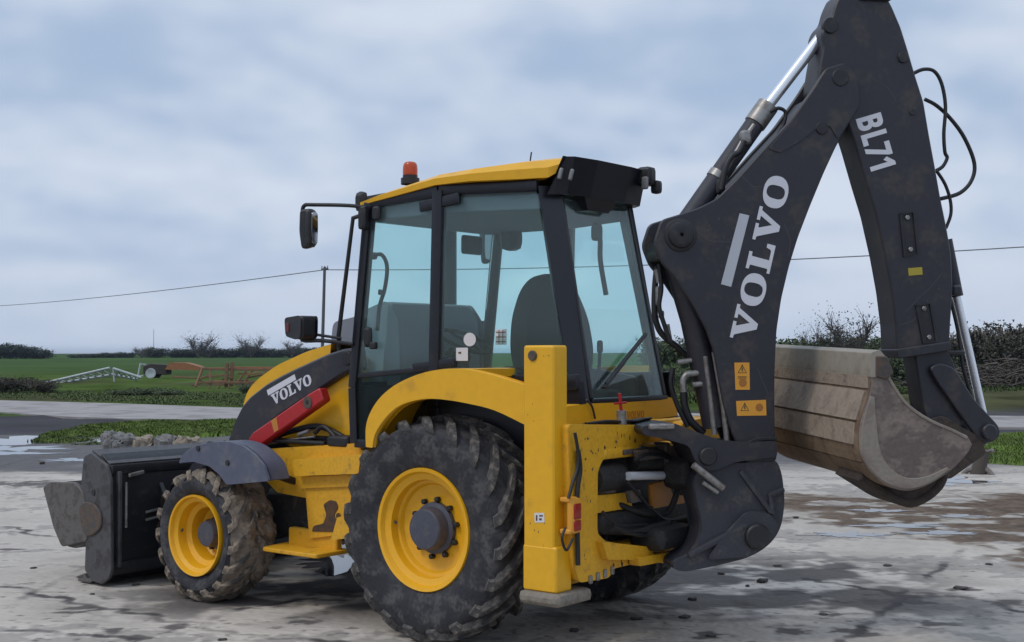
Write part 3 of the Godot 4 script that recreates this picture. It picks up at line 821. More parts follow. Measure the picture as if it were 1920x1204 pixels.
func mirrors(t: Node3D) -> void:
	for s in [1.0, -1.0]:
		var a := Mb.new()
		a.tube(spline([Vector3(-.80, 2.76, s * .74), Vector3(-.84, 2.80, s * .80), Vector3(-1.12, 2.818, s * .93), Vector3(-1.185, 2.815, s * .955), Vector3(-1.20, 2.77, s * .96), Vector3(-1.19, 2.68, s * .96)], 5), .014, 8)
		a.box(Vector3(-.80, 2.72, s * .77), Vector3(.07, .16, .06), .015)
		var arm := obj("mirror_arm", a, M.black, t)
		var h := Mb.new()
		h.xf = Transform3D(Basis(Vector3.UP, s * .35), Vector3(-1.15, 2.655, s * .96))
		h.prism(rounded(pv([-.05, .13, .05, .135, .055, 0, .045, -.13, -.035, -.145, -.055, -.02]), .03), -.03, .03, .015)
		h.xf = Transform3D(Basis(Vector3.UP, s * .35 + PI * .5), Vector3(-1.15, 2.655, s * .96))
		h.prism(rounded(pv([-.055, .13, .055, .13, .06, 0, .05, -.13, -.05, -.13, -.06, 0]), .03), .0, .055, .02)
		obj("mirror_head", h, M.black, arm)
		h = Mb.new()
		h.xf = Transform3D(Basis(Vector3.UP, s * .35 + PI * .5), Vector3(-1.15, 2.655, s * .96))
		h.prism(rounded(pv([-.042, .11, .042, .11, .046, 0, .038, -.11, -.038, -.11, -.046, 0]), .025), .054, .058, .001)
		obj("mirror_glass", h, M.mirror, arm)
		# stay, indicator bracket and lamp at the bonnet
		var g := Mb.new()
		g.tube([Vector3(-.80, 2.75, s * .75), Vector3(-.87, 2.72, s * .80), Vector3(-1.03, 1.92, s * .78), Vector3(-1.045, 1.82, s * .76)], .016, 8)
		obj("front_stay", g, M.black, t)
		g = Mb.new()
		g.box(Vector3(-.93, 2.85, s * .66), Vector3(.10, .14, .08), .03)
		obj("roof_lamp", g, M.black, t)
		var b := Mb.new()
		b.tube(spline([Vector3(-.93, 1.86, s * .74), Vector3(-1.10, 1.885, s * .86), Vector3(-1.21, 1.89, s * .95), Vector3(-1.21, 1.97, s * .95)], 4), .014, 8)
		b.tube([Vector3(-1.0, 1.90, s * .78), Vector3(-1.16, 1.93, s * .90)], .010, 8)
		var br := obj("lamp_bracket", b, M.black, t)
		b = Mb.new()
		b.xf = Transform3D(Basis(Vector3.UP, s * -.15), Vector3(-1.22, 1.975, s * .95))
		b.prism(rounded(pv([-.105, .068, .085, .082, .10, .06, .095, -.07, .04, -.085, -.09, -.06]), .03), -.07, .07, .025)
		obj("lamp_box", b, M.black, br)
		b = Mb.new()
		b.xf = Transform3D(Basis(Vector3.UP, s * -.15), Vector3(-1.22, 1.975, s * .95))
		b.box(Vector3(-.06, .0, s * .072), Vector3(.035, .065, .008), .003)
		obj("indicator_lens", b, M.dull_red, br)

func across() -> Transform3D: # outline in z, y drawn out along x
	return Transform3D(Basis(Vector3(0, 0, 1), Vector3(0, 1, 0), Vector3(1, 0, 0)), Vector3.ZERO)

func rear_end(t: Node3D) -> void:
	var dk := Mb.new()
	dk.xf = across()
	dk.prism(rounded(pv([0.737, 1.478, 0.497, 1.487, 0.051, 1.483, -0.336, 1.485, -0.513, 1.498, -0.546, 1.371, -0.106, 1.357, 0.412, 1.355, 0.737, 1.357]), .02), .55, .88, .03)
	var deck := obj("rear_deck", dk, M.yellow, t)
	var holder := write(deck, "VOLVO", Vector2(0, 0), Vector2(.20, 0), .05, 0, M.faded, false)
	holder.transform = Transform3D(Basis(Vector3.UP, PI / 2), Vector3(0.881, 1.399, 0.079)) * holder.transform
	for s in [1.0, -1.0]:
		var g := Mb.new()
		g.prism(rounded(rect(.845, .60, 1.065, 1.842), .02), s * .975, s * 1.115, .012)
		var up := .135 if s > 0 else .30
		g.prism(rounded(rect(.842, .30 + up, 1.085, .70), .02), s * .965, s * 1.12, .012)
		var leg := obj("stabilizer_leg", g, M.yellow, t)
		g = Mb.new()
		g.box(Vector3(.98, .265 + up, s * .985), Vector3(.30, .075, .34), .025)
		obj("foot_pad", g, M.pad, leg)
		g = Mb.new()
		g.disc(Vector3(0.918, 1.783, 1.116) * Vector3(1, 1, s), .030, -.006 if s > 0 else -.012, .012 if s > 0 else .006, 16, .004)
		obj("reflector", g, M.rust, leg)
		if s > 0:
			g = Mb.new()
			g.prism(pv([0.928, 0.882, 0.997, 0.888, 1.001, 0.834, 0.932, 0.828]), 1.1145, 1.1175)
			obj("sticker", g, M.white, leg)
			g = Mb.new()
			for q in [pv([0.94, 0.871, 0.951, 0.872, 0.951, 0.839, 0.94, 0.838]), pv([0.963, 0.873, 0.989, 0.875, 0.989, 0.866, 0.963, 0.864]), pv([0.963, 0.855, 0.982, 0.856, 0.982, 0.844, 0.963, 0.843])]:
				g.prism(q, 1.117, 1.1182)
			obj("sticker_print", g, M.label_ink, leg)
		chips(leg, Transform3D.IDENTITY, Rect2(.86, .46, .19, .45), 1.1155 if s > 0 else -1.1155, 16, 5, M.rust, .009)
		chips(leg, Transform3D.IDENTITY, Rect2(.86, .9, .19, .9), 1.1155 if s > 0 else -1.1155, 9, 6, M.grime, .006)
		# tail lamp
		var tl := Mb.new()
		var tc := Vector3(1.14, 0.875, 1.025) * Vector3(1, 1, s)
		tl.box(tc, Vector3(.05, .20, .085), .012)
		tl.box(tc + Vector3(-.03, .09, 0), Vector3(.08, .03, .10), .008)
		tl.box(tc + Vector3(-.03, -.09, 0), Vector3(.08, .03, .10), .008)
		var lampb := obj("tail_lamp", tl, M.orange, t)
		tl = Mb.new()
		tl.box(tc + Vector3(.022, .025, 0), Vector3(.02, .09, .066), .006)
		tl.box(tc + Vector3(.022, -.055, 0), Vector3(.02, .06, .066), .006)
		obj("red_lens", tl, M.red_lens, lampb)
	# traverse frame: left post, upper and lower rails
	var fr := Mb.new()
	fr.xf = across()
	var c_out := rounded(pv([1.046, 1.392, 0.214, 1.351, 0.184, 1.261, 0.324, 1.223, 0.536, 1.209, 0.705, 1.17, 0.755, 1.101, 0.762, 0.744, 0.686, 0.692, -0.082, 0.509, -0.055, 0.472, 0.305, 0.524, 0.585, 0.516, 0.642, 0.467, 0.946, 0.481, 0.998, 0.589]), .03)
	fr.prism(c_out, 1.02, 1.12, .016)
	var mir := PackedVector2Array()
	for p in c_out: mir.append(Vector2(-p.x, p.y))
	fr.prism(mir, 1.02, 1.12, .016)
	fr.xf = Transform3D.IDENTITY
	fr.box(Vector3(.99, 1.29, 0), Vector3(.10, .16, 1.9), .02)
	fr.box(Vector3(.99, .56, 0), Vector3(.12, .15, 1.9), .02)
	fr.box(Vector3(.99, .85, .90), Vector3(.10, .80, .17), .02)
	fr.box(Vector3(.99, .85, -.90), Vector3(.10, .80, .17), .02)
	fr.box(Vector3(1.09, 1.20, .30), Vector3(.08, .07, .8), .02)
	var tf := obj("traverse_frame", fr, M.yellow_dirty, t)
	chips(tf, across(), Rect2(.74, .52, .16, .85), 1.1205, 12, 7, M.rust, .014)
	chips(tf, across(), Rect2(.24, 1.20, .62, .16), 1.1205, 12, 8, M.grime, .020)
	chips(tf, across(), Rect2(.10, .53, .55, .07), 1.1205, 16, 9, M.grime, .018)
	var pl := Mb.new()
	pl.xf = across()
	pl.prism(rounded(pv([0.747, 0.958, 0.36, 0.943, 0.325, 0.849, 0.748, 0.852]), .01), 1.05, 1.08, .008)
	pl.xf = Transform3D.IDENTITY
	obj("carriage_plate", pl, M.yellow_dirty, t)
	pl = Mb.new()
	pl.xf = across()
	pl.prism(rounded(pv([0.136, 0.978, -0.054, 0.99, -0.118, 0.89, -0.44, 0.848, -0.439, 0.743, 0.113, 0.797]), .01), 1.07, 1.10, .008)
	obj("carriage_plate", pl, M.faded, t)
	var bl := Mb.new()
	bl.box(Vector3(.88, .92, 0), Vector3(.06, .85, 1.7), .01)
	bl.tube([Vector3(1.06, 1.05, .74), Vector3(1.06, 1.05, .46)], .085, 18)
	bl.tube([Vector3(1.10, 1.13, .35), Vector3(1.14, 1.10, -.25)], .055, 12)
	bl.box(Vector3(1.24, 1.05, .0), Vector3(.20, .20, .22), .04)
	bl.box(Vector3(1.04, .78, .1), Vector3(.14, .14, 1.2), .04)
	bl.box(Vector3(1.16, .66, .12), Vector3(.26, .14, .4), .04)
	bl.tube(spline([Vector3(1.05, .9, .5), Vector3(1.12, .82, .3), Vector3(1.16, .80, .05), Vector3(1.2, .95, -.02)]), .02, 8)
	bl.tube(spline([Vector3(1.05, .75, .7), Vector3(1.14, .72, .4), Vector3(1.2, .74, .1)]), .025, 8)
	obj("swing_carriage", bl, M.grime, t)
	bl = Mb.new()
	bl.tube(spline([Vector3(1.2, 1.15, 0.484), Vector3(1.2, 1.182, 0.335), Vector3(1.2, 1.148, 0.121), Vector3(1.2, 1.062, -0.071), Vector3(1.2, 0.978, -0.202)]), .011, 7)
	bl.tube(spline([Vector3(1.19, 1.026, 0.539), Vector3(1.19, 0.936, 0.411), Vector3(1.19, 0.843, 0.28), Vector3(1.19, 0.76, 0.108), Vector3(1.19, 0.761, -0.117)]), .010, 7)
	bl.tube(spline([Vector3(1.18, 0.787, 0.684), Vector3(1.18, 0.722, 0.514), Vector3(1.18, 0.683, 0.277), Vector3(1.18, 0.7, 0.016), Vector3(1.18, 0.639, -0.233)]), .012, 7)
	bl.tube(spline([Vector3(1.17, 0.874, 0.78), Vector3(1.17, 0.779, 0.613), Vector3(1.17, 0.745, 0.291), Vector3(1.17, 0.633, 0.076)]), .010, 7)
	bl.tube(spline([Vector3(1.2, 1.232, 0.425), Vector3(1.2, 1.197, 0.214), Vector3(1.2, 1.13, 0.045), Vector3(1.2, 1.033, -0.006)]), .009, 7)
	obj("carriage_hoses", bl, M.hose, t)
	bl = Mb.new()
	bl.xf = across()
	bl.prism(rounded(pv([0.433, 1.207, -0.221, 1.201, -0.234, 1.145, 0.41, 1.147]), .008), 1.15, 1.19, .006)
	bl.prism(rounded(pv([0.107, 1.214, 0.019, 1.215, 0.007, 1.054, 0.096, 1.061]), .008), 1.16, 1.20, .006)
	bl.prism(rounded(pv([0.513, 0.969, 0.395, 0.972, 0.372, 0.899, 0.49, 0.897]), .008), 1.15, 1.18, .006)
	obj("rusty_bracket", bl, M.rust, t)
	bl = Mb.new()
	bl.xf = across()
	bl.prism(rounded(pv([0.453, 0.57, 0.075, 0.556, 0.05, 0.507, 0.43, 0.516]), .008), 1.12, 1.20, .01)
	bl.prism(rounded(pv([0.781, 0.701, 0.262, 0.609, 0.202, 0.523, 0.726, 0.589]), .008), 1.11, 1.17, .01)
	obj("lower_guide", bl, M.yellow_dirty, t)
	var ro := Mb.new()
	ro.tube([Vector3(1.16, 1.059, 0.493), Vector3(1.16, 1.026, -0.02)], .026, 14)
	obj("swing_cylinder_rod", ro, M.rod_bright, t)
	ro = Mb.new()
	ro.tube([Vector3(1.06, .97, .70), Vector3(1.10, .97, .55)], .010, 8)
	ro.box(Vector3(1.15, 1.19, .10), Vector3(.10, .10, .06), .01)
	ro.box(Vector3(1.12, 1.20, .26), Vector3(.06, .03, .5), .008)
	obj("slide_rail", ro, M.rust, t)
	var hs := Mb.new()
	for k in 5:
		var x := 1.02 + k * .012
		var pts := []
		for i in 9: pts.append(Vector3(x + .02, 1.372 + k * .003 + RNG.randf_range(-.008, .008), .80 - i * .085))
		hs.tube(spline(pts, 3), .009, 6)
	hs.tube(spline([Vector3(1.15, 1.344, 1.026), Vector3(1.15, 1.227, 0.995), Vector3(1.15, 1.137, 1.006), Vector3(1.15, 1.064, 1.048), Vector3(1.15, 0.978, 1.09)]), .010, 8)
	hs.tube(spline([Vector3(1.14, 1.241, 0.981), Vector3(1.14, 1.133, 0.961), Vector3(1.14, 1.043, 0.982), Vector3(1.14, 0.923, 0.993), Vector3(1.14, 0.589, 0.984)]), .014, 8)
	hs.tube(spline([Vector3(1.15, 0.816, 1.121), Vector3(1.15, 0.76, 1.152), Vector3(1.15, 0.69, 1.111), Vector3(1.15, 0.749, 1.05)]), .008, 6)
	hs.tube(spline([Vector3(0.9, 1.512, 0.554), Vector3(0.9, 1.471, 0.498), Vector3(0.9, 1.394, 0.464)]), .007, 6)
	obj("frame_hoses", hs, M.hose, t)
	var gg := Mb.new()
	gg.tube([Vector3(1.08, 1.302, 0.44), Vector3(1.08, 1.448, 0.445)], .030, 12)
	var gun := obj("grease_gun", gg, M.steel, t)
	gg = Mb.new()
	gg.tube([Vector3(1.08, 1.445, 0.445), Vector3(1.08, 1.552, 0.462)], .010, 8)
	gg.tube([Vector3(1.08, 1.492, 0.52), Vector3(1.08, 1.495, 0.392)], .007, 8)
	obj("gun_lever", gg, M.red, gun)
	var bt := Mb.new()
	for i in 4: bt.box(Vector3(1.125, .485 + i * .008, .84 - i * .075), Vector3(.02, .05, .03), .006)
	obj("wear_pads", bt, M.steel, t)

# small flakes where paint has gone, or dirt has stuck, on a flat face
func chips(parent: Node, xf: Transform3D, r: Rect2, z: float, n: int, seed_: int, mt: Material, size: float, called := "paint_chips") -> void:
	var g := RandomNumberGenerator.new()
	g.seed = seed_
	var m := Mb.new()
	m.xf = xf
	for i in n:
		var c := Vector2(g.randf_range(r.position.x, r.end.x), g.randf_range(r.position.y, r.end.y))
		var w := size * g.randf_range(.25, 1.0) * g.randf_range(.4, 1.0); var h := size * g.randf_range(.25, 1.0)
		var p := PackedVector2Array()
		for k in 9: p.append(c + Vector2(cos(TAU * k / 9) * w, sin(TAU * k / 9) * h) * g.randf_range(.45, 1.2))
		m.prism(p, z - .001, z + .0006)
	obj(called, m, mt, parent).set_meta("kind", "stuff")
func scratches(parent: Node, lines: Array, z: float, mt: Material) -> void:
	for q in lines:
		var m := Mb.new()
		m.prism(ribbon(q, .004), z - .001, z + .0005)
		obj("scratch", m, mt, parent)

func arm_part(called: String, m: Mb, mt: Material, t: Node3D) -> MeshInstance3D:
	var o := obj(called, m, mt, t)
	o.transform = TB
	return o

func digging_arm(t: Node3D) -> void:
	# slew post casting and its brackets
	var k := Mb.new()
	k.prism(rounded(pv([-0.123, 1.083, -0.012, 1.132, 0.174, 1.129, 0.364, 1.152, 0.401, 1.054, 0.417, 0.892, 0.396, 0.746, 0.347, 0.66, 0.272, 0.598, 0.17, 0.552, -0.032, 0.51, -0.219, 0.48, -0.292, 0.498, -0.286, 0.549, -0.192, 0.578, -0.132, 0.647, -0.105, 0.758, -0.137, 0.887, -0.157, 1]), .05), -.14, .14, .05)
	k.prism(rounded(pv([-0.092, 0.554, -0.025, 0.648, 0.161, 0.836, 0.296, 0.833, 0.37, 0.751, 0.329, 0.665, 0.261, 0.609, 0.159, 0.563]), .04), -.17, .17, .03)
	var post := arm_part("slew_post", k, M.arm_dirty, t)
	k = Mb.new()
	k.bar(Vector3(0.131, 1.079, 0.145), Vector3(0.322, 0.824, 0.155), .03, .03, Vector3(0, 0, 1))
	k.bar(Vector3(0.409, 0.964, 0.145), Vector3(0.316, 0.934, 0.155), .03, .03, Vector3(0, 0, 1))
	k.bar(Vector3(0.32, 0.943, 0.145), Vector3(0.329, 0.815, 0.155), .03, .03, Vector3(0, 0, 1))
	k.bar(Vector3(-0.201, 0.579, 0.145), Vector3(0.166, 0.754, 0.155), .04, .035, Vector3(0, 0, 1))
	obj("casting_rib", k, M.arm_dirty, post)
	k = Mb.new()
	k.disc(Vector3(0.224, 0.687, 0.17), .078, -.02, .035, 24, .012)
	k.disc(Vector3(0.224, 0.687, 0.17), .078, -.37, -.33, 24, .012)
	obj("boom_foot_pin", k, M.black, post)
	k = Mb.new()
	k.prism(rounded(pv([-0.498, 1.359, -0.3, 1.379, -0.135, 1.316, -0.001, 1.27, 0.16, 1.255, 0.353, 1.265, 0.356, 1.165, 0.2, 1.152, 0.065, 1.134, -0.009, 1.097, -0.089, 1.092, -0.156, 1.138, -0.202, 1.241, -0.34, 1.281, -0.485, 1.308]), .03), -.18, .18, .025)
	var brk := arm_part("swing_bracket", k, M.arm, t)
	k = Mb.new()
	k.disc(Vector3(-0.085, 1.175, 0.18), .055, -.01, .022, 20, .008)
	obj("bracket_pin", k, M.black, brk)
	k = Mb.new()
	k.box(Vector3(-0.376, 1.358, 0.19), Vector3(.16, .035, .05), .01)
	obj("bracket_plate", k, M.steel, brk)
	k = Mb.new()
	k.tube([Vector3(-0.182, 1.127, 0.2), Vector3(0.004, 0.984, 0.2)], .022, 10)
	k.tube([Vector3(-0.119, 1.02, 0.19), Vector3(-0.026, 0.958, 0.19)], .014, 10)
	obj("bracket_pipe", k, M.steel, brk)
	# boom: two side plates with a core between, so that the lift ram lies between them
	var near := rounded(pv([-0.359, 2.6, -0.265, 2.628, -0.125, 2.675, -0.006, 2.736, 0.13, 2.869, 0.284, 3.036, 0.457, 3.218, 0.615, 3.43, 0.696, 3.556, 0.825, 3.6, 0.919, 3.507, 0.918, 3.324, 0.847, 3.216, 0.762, 3.071, 0.68, 2.904, 0.592, 2.704, 0.511, 2.506, 0.451, 2.325, 0.401, 2.129, 0.369, 1.933, 0.354, 1.673, 0.352, 1.348, 0.367, 1.134, 0.17, 1.13, 0.09, 1.286, 0.027, 1.487, -0.032, 1.806, -0.081, 1.942, -0.158, 2.077, -0.274, 2.25, -0.36, 2.343, -0.406, 2.461]), .035)
	var m := Mb.new()
	m.prism(near, .118, .15, .008)
	m.prism(near, -.15, -.118, .008)
	m.prism(rounded(pv([-0.047, 2.693, 0.014, 2.733, 0.147, 2.863, 0.302, 3.031, 0.476, 3.214, 0.609, 3.387, 0.748, 3.225, 0.754, 3.085, 0.679, 2.908, 0.59, 2.708, 0.509, 2.509, 0.449, 2.327, 0.4, 2.13, 0.367, 1.933, 0.352, 1.672, 0.348, 1.151, 0.215, 1.153, 0.169, 1.364, 0.122, 1.543, 0.056, 1.868, -0.01, 2.03, -0.11, 2.257, -0.163, 2.451]), .03), -.12, .12, .01)
	m.prism(rounded(pv([0.319, 3.046, 0.394, 3.022, 0.525, 3.094, 0.665, 3.204, 0.721, 3.195, 0.769, 3.114, 0.84, 3.222, 0.911, 3.324, 0.912, 3.503, 0.825, 3.59, 0.699, 3.549, 0.618, 3.424, 0.464, 3.211]), .02), .149, .157, .002)
	var boom := arm_part("boom", m, M.arm, t)
	scratches(boom, [pv([0.242, 1.705, 0.268, 1.634, 0.309, 1.543]), pv([-0.159, 2.545, -0.058, 2.476, 0.083, 2.468]), pv([0.147, 2.876, 0.215, 2.812, 0.331, 2.808]), pv([0.418, 2.587, 0.459, 2.482, 0.445, 2.391])], .15, M.scuff)
	var bz := pv([-0.193, 2.319, 0.077, 2.614])
	chips(boom, Transform3D.IDENTITY, Rect2(bz[0], bz[1] - bz[0]), .15, 14, 13, M.scuff, .012)
	write(boom, "VOLVO", pv([0.144, 1.874])[0], pv([0.39, 2.878])[0], .158, .152, M.white, true)
	m = Mb.new()
	m.prism(pv([0.014, 2.214, 0.078, 2.198, 0.196, 2.635, 0.135, 2.647]), .149, .1525)
	obj("stripe", m, M.bar_grey, boom)
	warning_sign(boom, pv([0.096, 1.738, 0.191, 1.738, 0.193, 1.573, 0.102, 1.573]), true)
	warning_sign(boom, pv([0.105, 1.505, 0.295, 1.511, 0.298, 1.416, 0.111, 1.415]), false)
	m = Mb.new()
	m.lathe(pv([.012, .03, .055, .035, .075, .028, .082, .012, .10, .006, .104, 0]), 28, 30.0, Vector3(-0.239, 2.509, 0.15))
	obj("ram_pin", m, M.black, boom)
	m = Mb.new()
	m.disc(Vector3(0.789, 3.499, 0.15), .055, -.01, .014, 24, .006)
	m.disc(Vector3(0.239, 1.239, 0.15), .022, -.01, .018, 12, .004)
	m.prism(ribbon(spline2(pv([0.154, 1.205, 0.212, 1.252, 0.293, 1.264, 0.361, 1.263])), .022), .149, .162, .003)
	m.disc(Vector3(0.668, 3.184, 0.15), .04, -.01, .01, 18, .004)
	obj("dipper_pin", m, M.black, boom)
	m = Mb.new()
	for q in [[Vector3(-0.377, 2.399, 0), Vector3(-0.35, 2.458, 0)]]: m.box(q[0] + Vector3(.03, .02, 0), Vector3(.07, .12, .26), .02)
	obj("ram_block", m, M.black, boom)
	# lift ram between the plates
	m = Mb.new()
	m.tube([Vector3(-0.235, 2.429, -0.02), Vector3(-0.108, 2.001, -0.02), Vector3(0.033, 1.342, -0.02)], .080, 20)
	var ram := arm_part("lift_ram", m, M.arm, t)
	m = Mb.new()
	m.tube([Vector3(-0.005, 1.803, 0.08), Vector3(0.051, 1.477, 0.08), Vector3(0.074, 1.256, 0.08)], .020, 10)
	m.tube([Vector3(-0.056, 1.777, 0.05), Vector3(-0.017, 1.477, 0.05), Vector3(0.002, 1.297, 0.05)], .018, 10)
	m.tube(spline([Vector3(-0.184, 1.558, 0.02), Vector3(-0.187, 1.624, 0.02), Vector3(-0.163, 1.663, 0.02), Vector3(-0.115, 1.672, 0.02), Vector3(-0.054, 1.679, 0.02)]), .020, 10)
	m.tube([Vector3(-0.217, 1.738, 0), Vector3(-0.047, 1.764, 0)], .016, 10)
	m.tube([Vector3(-0.132, 1.601, 0.03), Vector3(-0.071, 1.607, 0.03)], .018, 10)
	obj("ram_pipes", m, M.steel, ram)
	m = Mb.new()
	m.tube(spline([Vector3(-0.309, 2.336, -0.12), Vector3(-0.323, 2.202, -0.12), Vector3(-0.324, 2.036, -0.12), Vector3(-0.283, 1.92, -0.12), Vector3(-0.163, 1.82, -0.12), Vector3(-0.077, 1.737, -0.12)]), .020, 8)
	m.tube(spline([Vector3(-0.324, 2.345, -0.02), Vector3(-0.311, 2.197, -0.02), Vector3(-0.325, 2.082, -0.02), Vector3(-0.292, 1.968, -0.02), Vector3(-0.258, 1.869, -0.02)]), .015, 8)
	m.tube(spline([Vector3(-0.162, 1.556, -0.05), Vector3(-0.156, 1.474, -0.05), Vector3(-0.115, 1.375, -0.05), Vector3(-0.033, 1.301, -0.05)]), .024, 8)
	m.tube(spline([Vector3(-0.227, 1.705, -0.06), Vector3(-0.241, 1.606, -0.06), Vector3(-0.2, 1.474, -0.06), Vector3(-0.133, 1.341, -0.06)]), .016, 8)
	arm_part("ram_hoses", m, M.hose, t)
	m = Mb.new()
	m.box(Vector3(-0.32, 2.15, -0.06), Vector3(.03, .12, .04), .008)
	m.box(Vector3(-0.306, 2.034, -0.04), Vector3(.03, .05, .04), .008)
	m.tube([Vector3(-0.333, 2.314, -0.05), Vector3(-0.316, 2.232, -0.05)], .018, 8)
	m.tube([Vector3(-0.26, 1.975, -0.06), Vector3(-0.24, 1.87, -0.06)], .012, 8)
	arm_part("hose_fittings", m, M.steel, t)
	# dipper ram above the boom
	m = Mb.new()
	m.tube([Vector3(-0.193, 2.553, 0), Vector3(0.325, 3.271, 0)], .062, 22)
	m.lathe(pv([0, .13, .085, .13, .085, -.13, 0, -.13]), 20, 30.0, Vector3(-0.193, 2.523, 0))
	var dr := arm_part("dipper_ram", m, M.arm_dirty, t)
	m = Mb.new()
	m.tube([Vector3(0.29, 3.223, 0), Vector3(0.378, 3.343, 0)], .070, 22)
	m.tube([Vector3(0.035, 2.871, 0), Vector3(0.062, 2.908, 0)], .067, 22)
	m.box(Vector3(0.208, 3.127, 0.06), Vector3(.07, .09, .06), .015)
	m.tube([Vector3(0.076, 2.913, 0.06), Vector3(0.194, 3.114, 0.06), Vector3(0.264, 3.208, 0.06)], .016, 10)
	obj("ram_gland", m, M.steel, dr)
	m = Mb.new()
	m.tube([Vector3(0.364, 3.325, 0), Vector3(0.802, 3.877, 0)], .036, 18)
	obj("ram_rod", m, M.chrome, dr)
	m = Mb.new()
	m.tube(spline([Vector3(0.038, 2.796, 0.09), Vector3(0.066, 2.922, 0.09), Vector3(0.107, 3.001, 0.09), Vector3(0.156, 3.035, 0.09), Vector3(0.19, 3.102, 0.09)]), .018, 8)
	m.tube(spline([Vector3(0.368, 3.291, 0.06), Vector3(0.424, 3.316, 0.06), Vector3(0.469, 3.291, 0.06), Vector3(0.458, 3.22, 0.06), Vector3(0.423, 3.153, 0.06), Vector3(0.395, 3.099, 0.06)]), .012, 8)
	m.box(Vector3(0.042, 2.82, 0.06), Vector3(.06, .10, .06), .02)
	arm_part("ram_feed_hoses", m, M.hose, t)
	# dipper
	m = Mb.new()
	m.prism(rounded(pv([0.777, 3.96, 0.82, 4.049, 0.969, 4.103, 1.093, 4.075, 1.153, 3.983, 1.216, 3.845, 1.265, 3.695, 1.31, 3.545, 1.366, 3.378, 1.403, 3.16, 1.441, 2.959, 1.475, 2.768, 1.513, 2.59, 1.543, 2.422, 1.552, 2.204, 1.535, 2.002, 1.523, 1.818, 1.171, 1.765, 1.163, 1.968, 1.136, 2.184, 1.096, 2.4, 1.034, 2.666, 0.976, 2.848, 0.907, 3.08, 0.856, 3.229, 0.751, 3.326, 0.647, 3.415, 0.676, 3.589, 0.701, 3.707, 0.684, 3.773, 0.713, 3.84, 0.755, 3.876]), .03), -.115, .115, .012)
	m.prism(rounded(pv([1.154, 1.818, 1.519, 1.868, 1.522, 1.811, 1.167, 1.759]), .01), -.135, .135, .006)
	var dip := arm_part("dipper", m, M.arm, t)
	scratches(dip, [pv([1.234, 2.051, 1.314, 2.135, 1.397, 2.203, 1.481, 2.297]), pv([1.198, 1.968, 1.277, 1.995, 1.327, 2.042]), pv([1.143, 2.902, 1.206, 2.83, 1.234, 2.736]), pv([1.034, 3.502, 1.123, 3.451, 1.176, 3.372])], .1155, M.scuff)
	var dz := pv([1.197, 1.868, 1.461, 2.505])
	chips(dip, Transform3D.IDENTITY, Rect2(dz[0], dz[1] - dz[0]), .1155, 16, 12, M.scuff, .012)
	write(dip, "BL71", pv([0.99, 3.276])[0], pv([1.09, 2.951])[0], .175, .1165, M.white, false)
	m = Mb.new()
	m.prism(pv([1.247, 2.325, 1.34, 2.333, 1.344, 2.286, 1.251, 2.278]), .1145, .118)
	obj("sticker", m, M.sticker_yellow, dip)
	for q in [pv([1.19, 2.669, 1.29, 2.68, 1.316, 2.416, 1.216, 2.395]), pv([1.292, 2.095, 1.396, 2.109, 1.436, 1.868, 1.339, 1.852])]:
		m = Mb.new()
		m.prism(rounded(ribbon(PackedVector2Array([q[0], q[1], q[2], q[3], q[0]]), -.012), .004), .114, .126, .003)
		m.prism(rounded(q, .01), .114, .117, .001)
		var cover := obj("slide_cover", m, M.black, dip)
		m = Mb.new()
		for w in [.12, .86]:
			var cc: Vector2 = ((q[0] + q[1]) * .5).lerp((q[2] + q[3]) * .5, w)
			m.disc(Vector3(cc.x, cc.y, .117), .016, 0, .012, 6, .003)
		obj("cover_bolt", m, M.steel, dip)
	m = Mb.new()
	m.disc(Vector3(1.225, 3.65, 0.115), .035, -.01, .012, 18, .004)
	m.disc(Vector3(1.286, 3.308, 0.115), .022, -.01, .006, 18, .003)
	m.box(Vector3(1.04, 4.03, 0), Vector3(.22, .06, .30), .02)
	m.disc(Vector3(0.744, 3.832, 0.115), .05, -.03, .012, 18, .004)
	obj("dipper_boss", m, M.black, dip)
	m = Mb.new()
	m.tube(spline([Vector3(1.341, 3.573, 0.02), Vector3(1.414, 3.603, 0.02), Vector3(1.487, 3.592, 0.02), Vector3(1.537, 3.512, 0.02), Vector3(1.561, 3.368, 0.02), Vector3(1.548, 3.197, 0.02), Vector3(1.554, 3.078, 0.02), Vector3(1.569, 3.04, 0.02), Vector3(1.539, 2.985, 0.02), Vector3(1.495, 2.957, 0.02)]), .012, 8)
	m.tube(spline([Vector3(1.44, 3.42, -0.02), Vector3(1.52, 3.382, -0.02), Vector3(1.615, 3.302, -0.02), Vector3(1.71, 3.181, -0.02), Vector3(1.778, 3.02, -0.02), Vector3(1.759, 2.906, -0.02), Vector3(1.676, 2.822, -0.02), Vector3(1.543, 2.782, -0.02)]), .013, 8)
	m.tube(spline([Vector3(1.479, 2.952, 0.05), Vector3(1.536, 2.868, 0.05), Vector3(1.571, 2.767, 0.05), Vector3(1.574, 2.675, 0.05), Vector3(1.54, 2.587, 0.05)]), .011, 8)
	obj("dipper_hoses", m, M.hose, dip)
	# sliding inner dipper, bucket ram and links
	m = Mb.new()
	m.prism(rounded(pv([1.295, 1.818, 1.525, 1.835, 1.589, 1.667, 1.645, 1.465, 1.621, 1.331, 1.491, 1.292, 1.391, 1.333, 1.356, 1.434]), .03), -.09, .09, .01)
	m.disc(Vector3(1.48, 1.667, 0.09), .04, -.01, .03, 18, .006)
	arm_part("inner_dipper", m, M.arm, t)
	m = Mb.new()
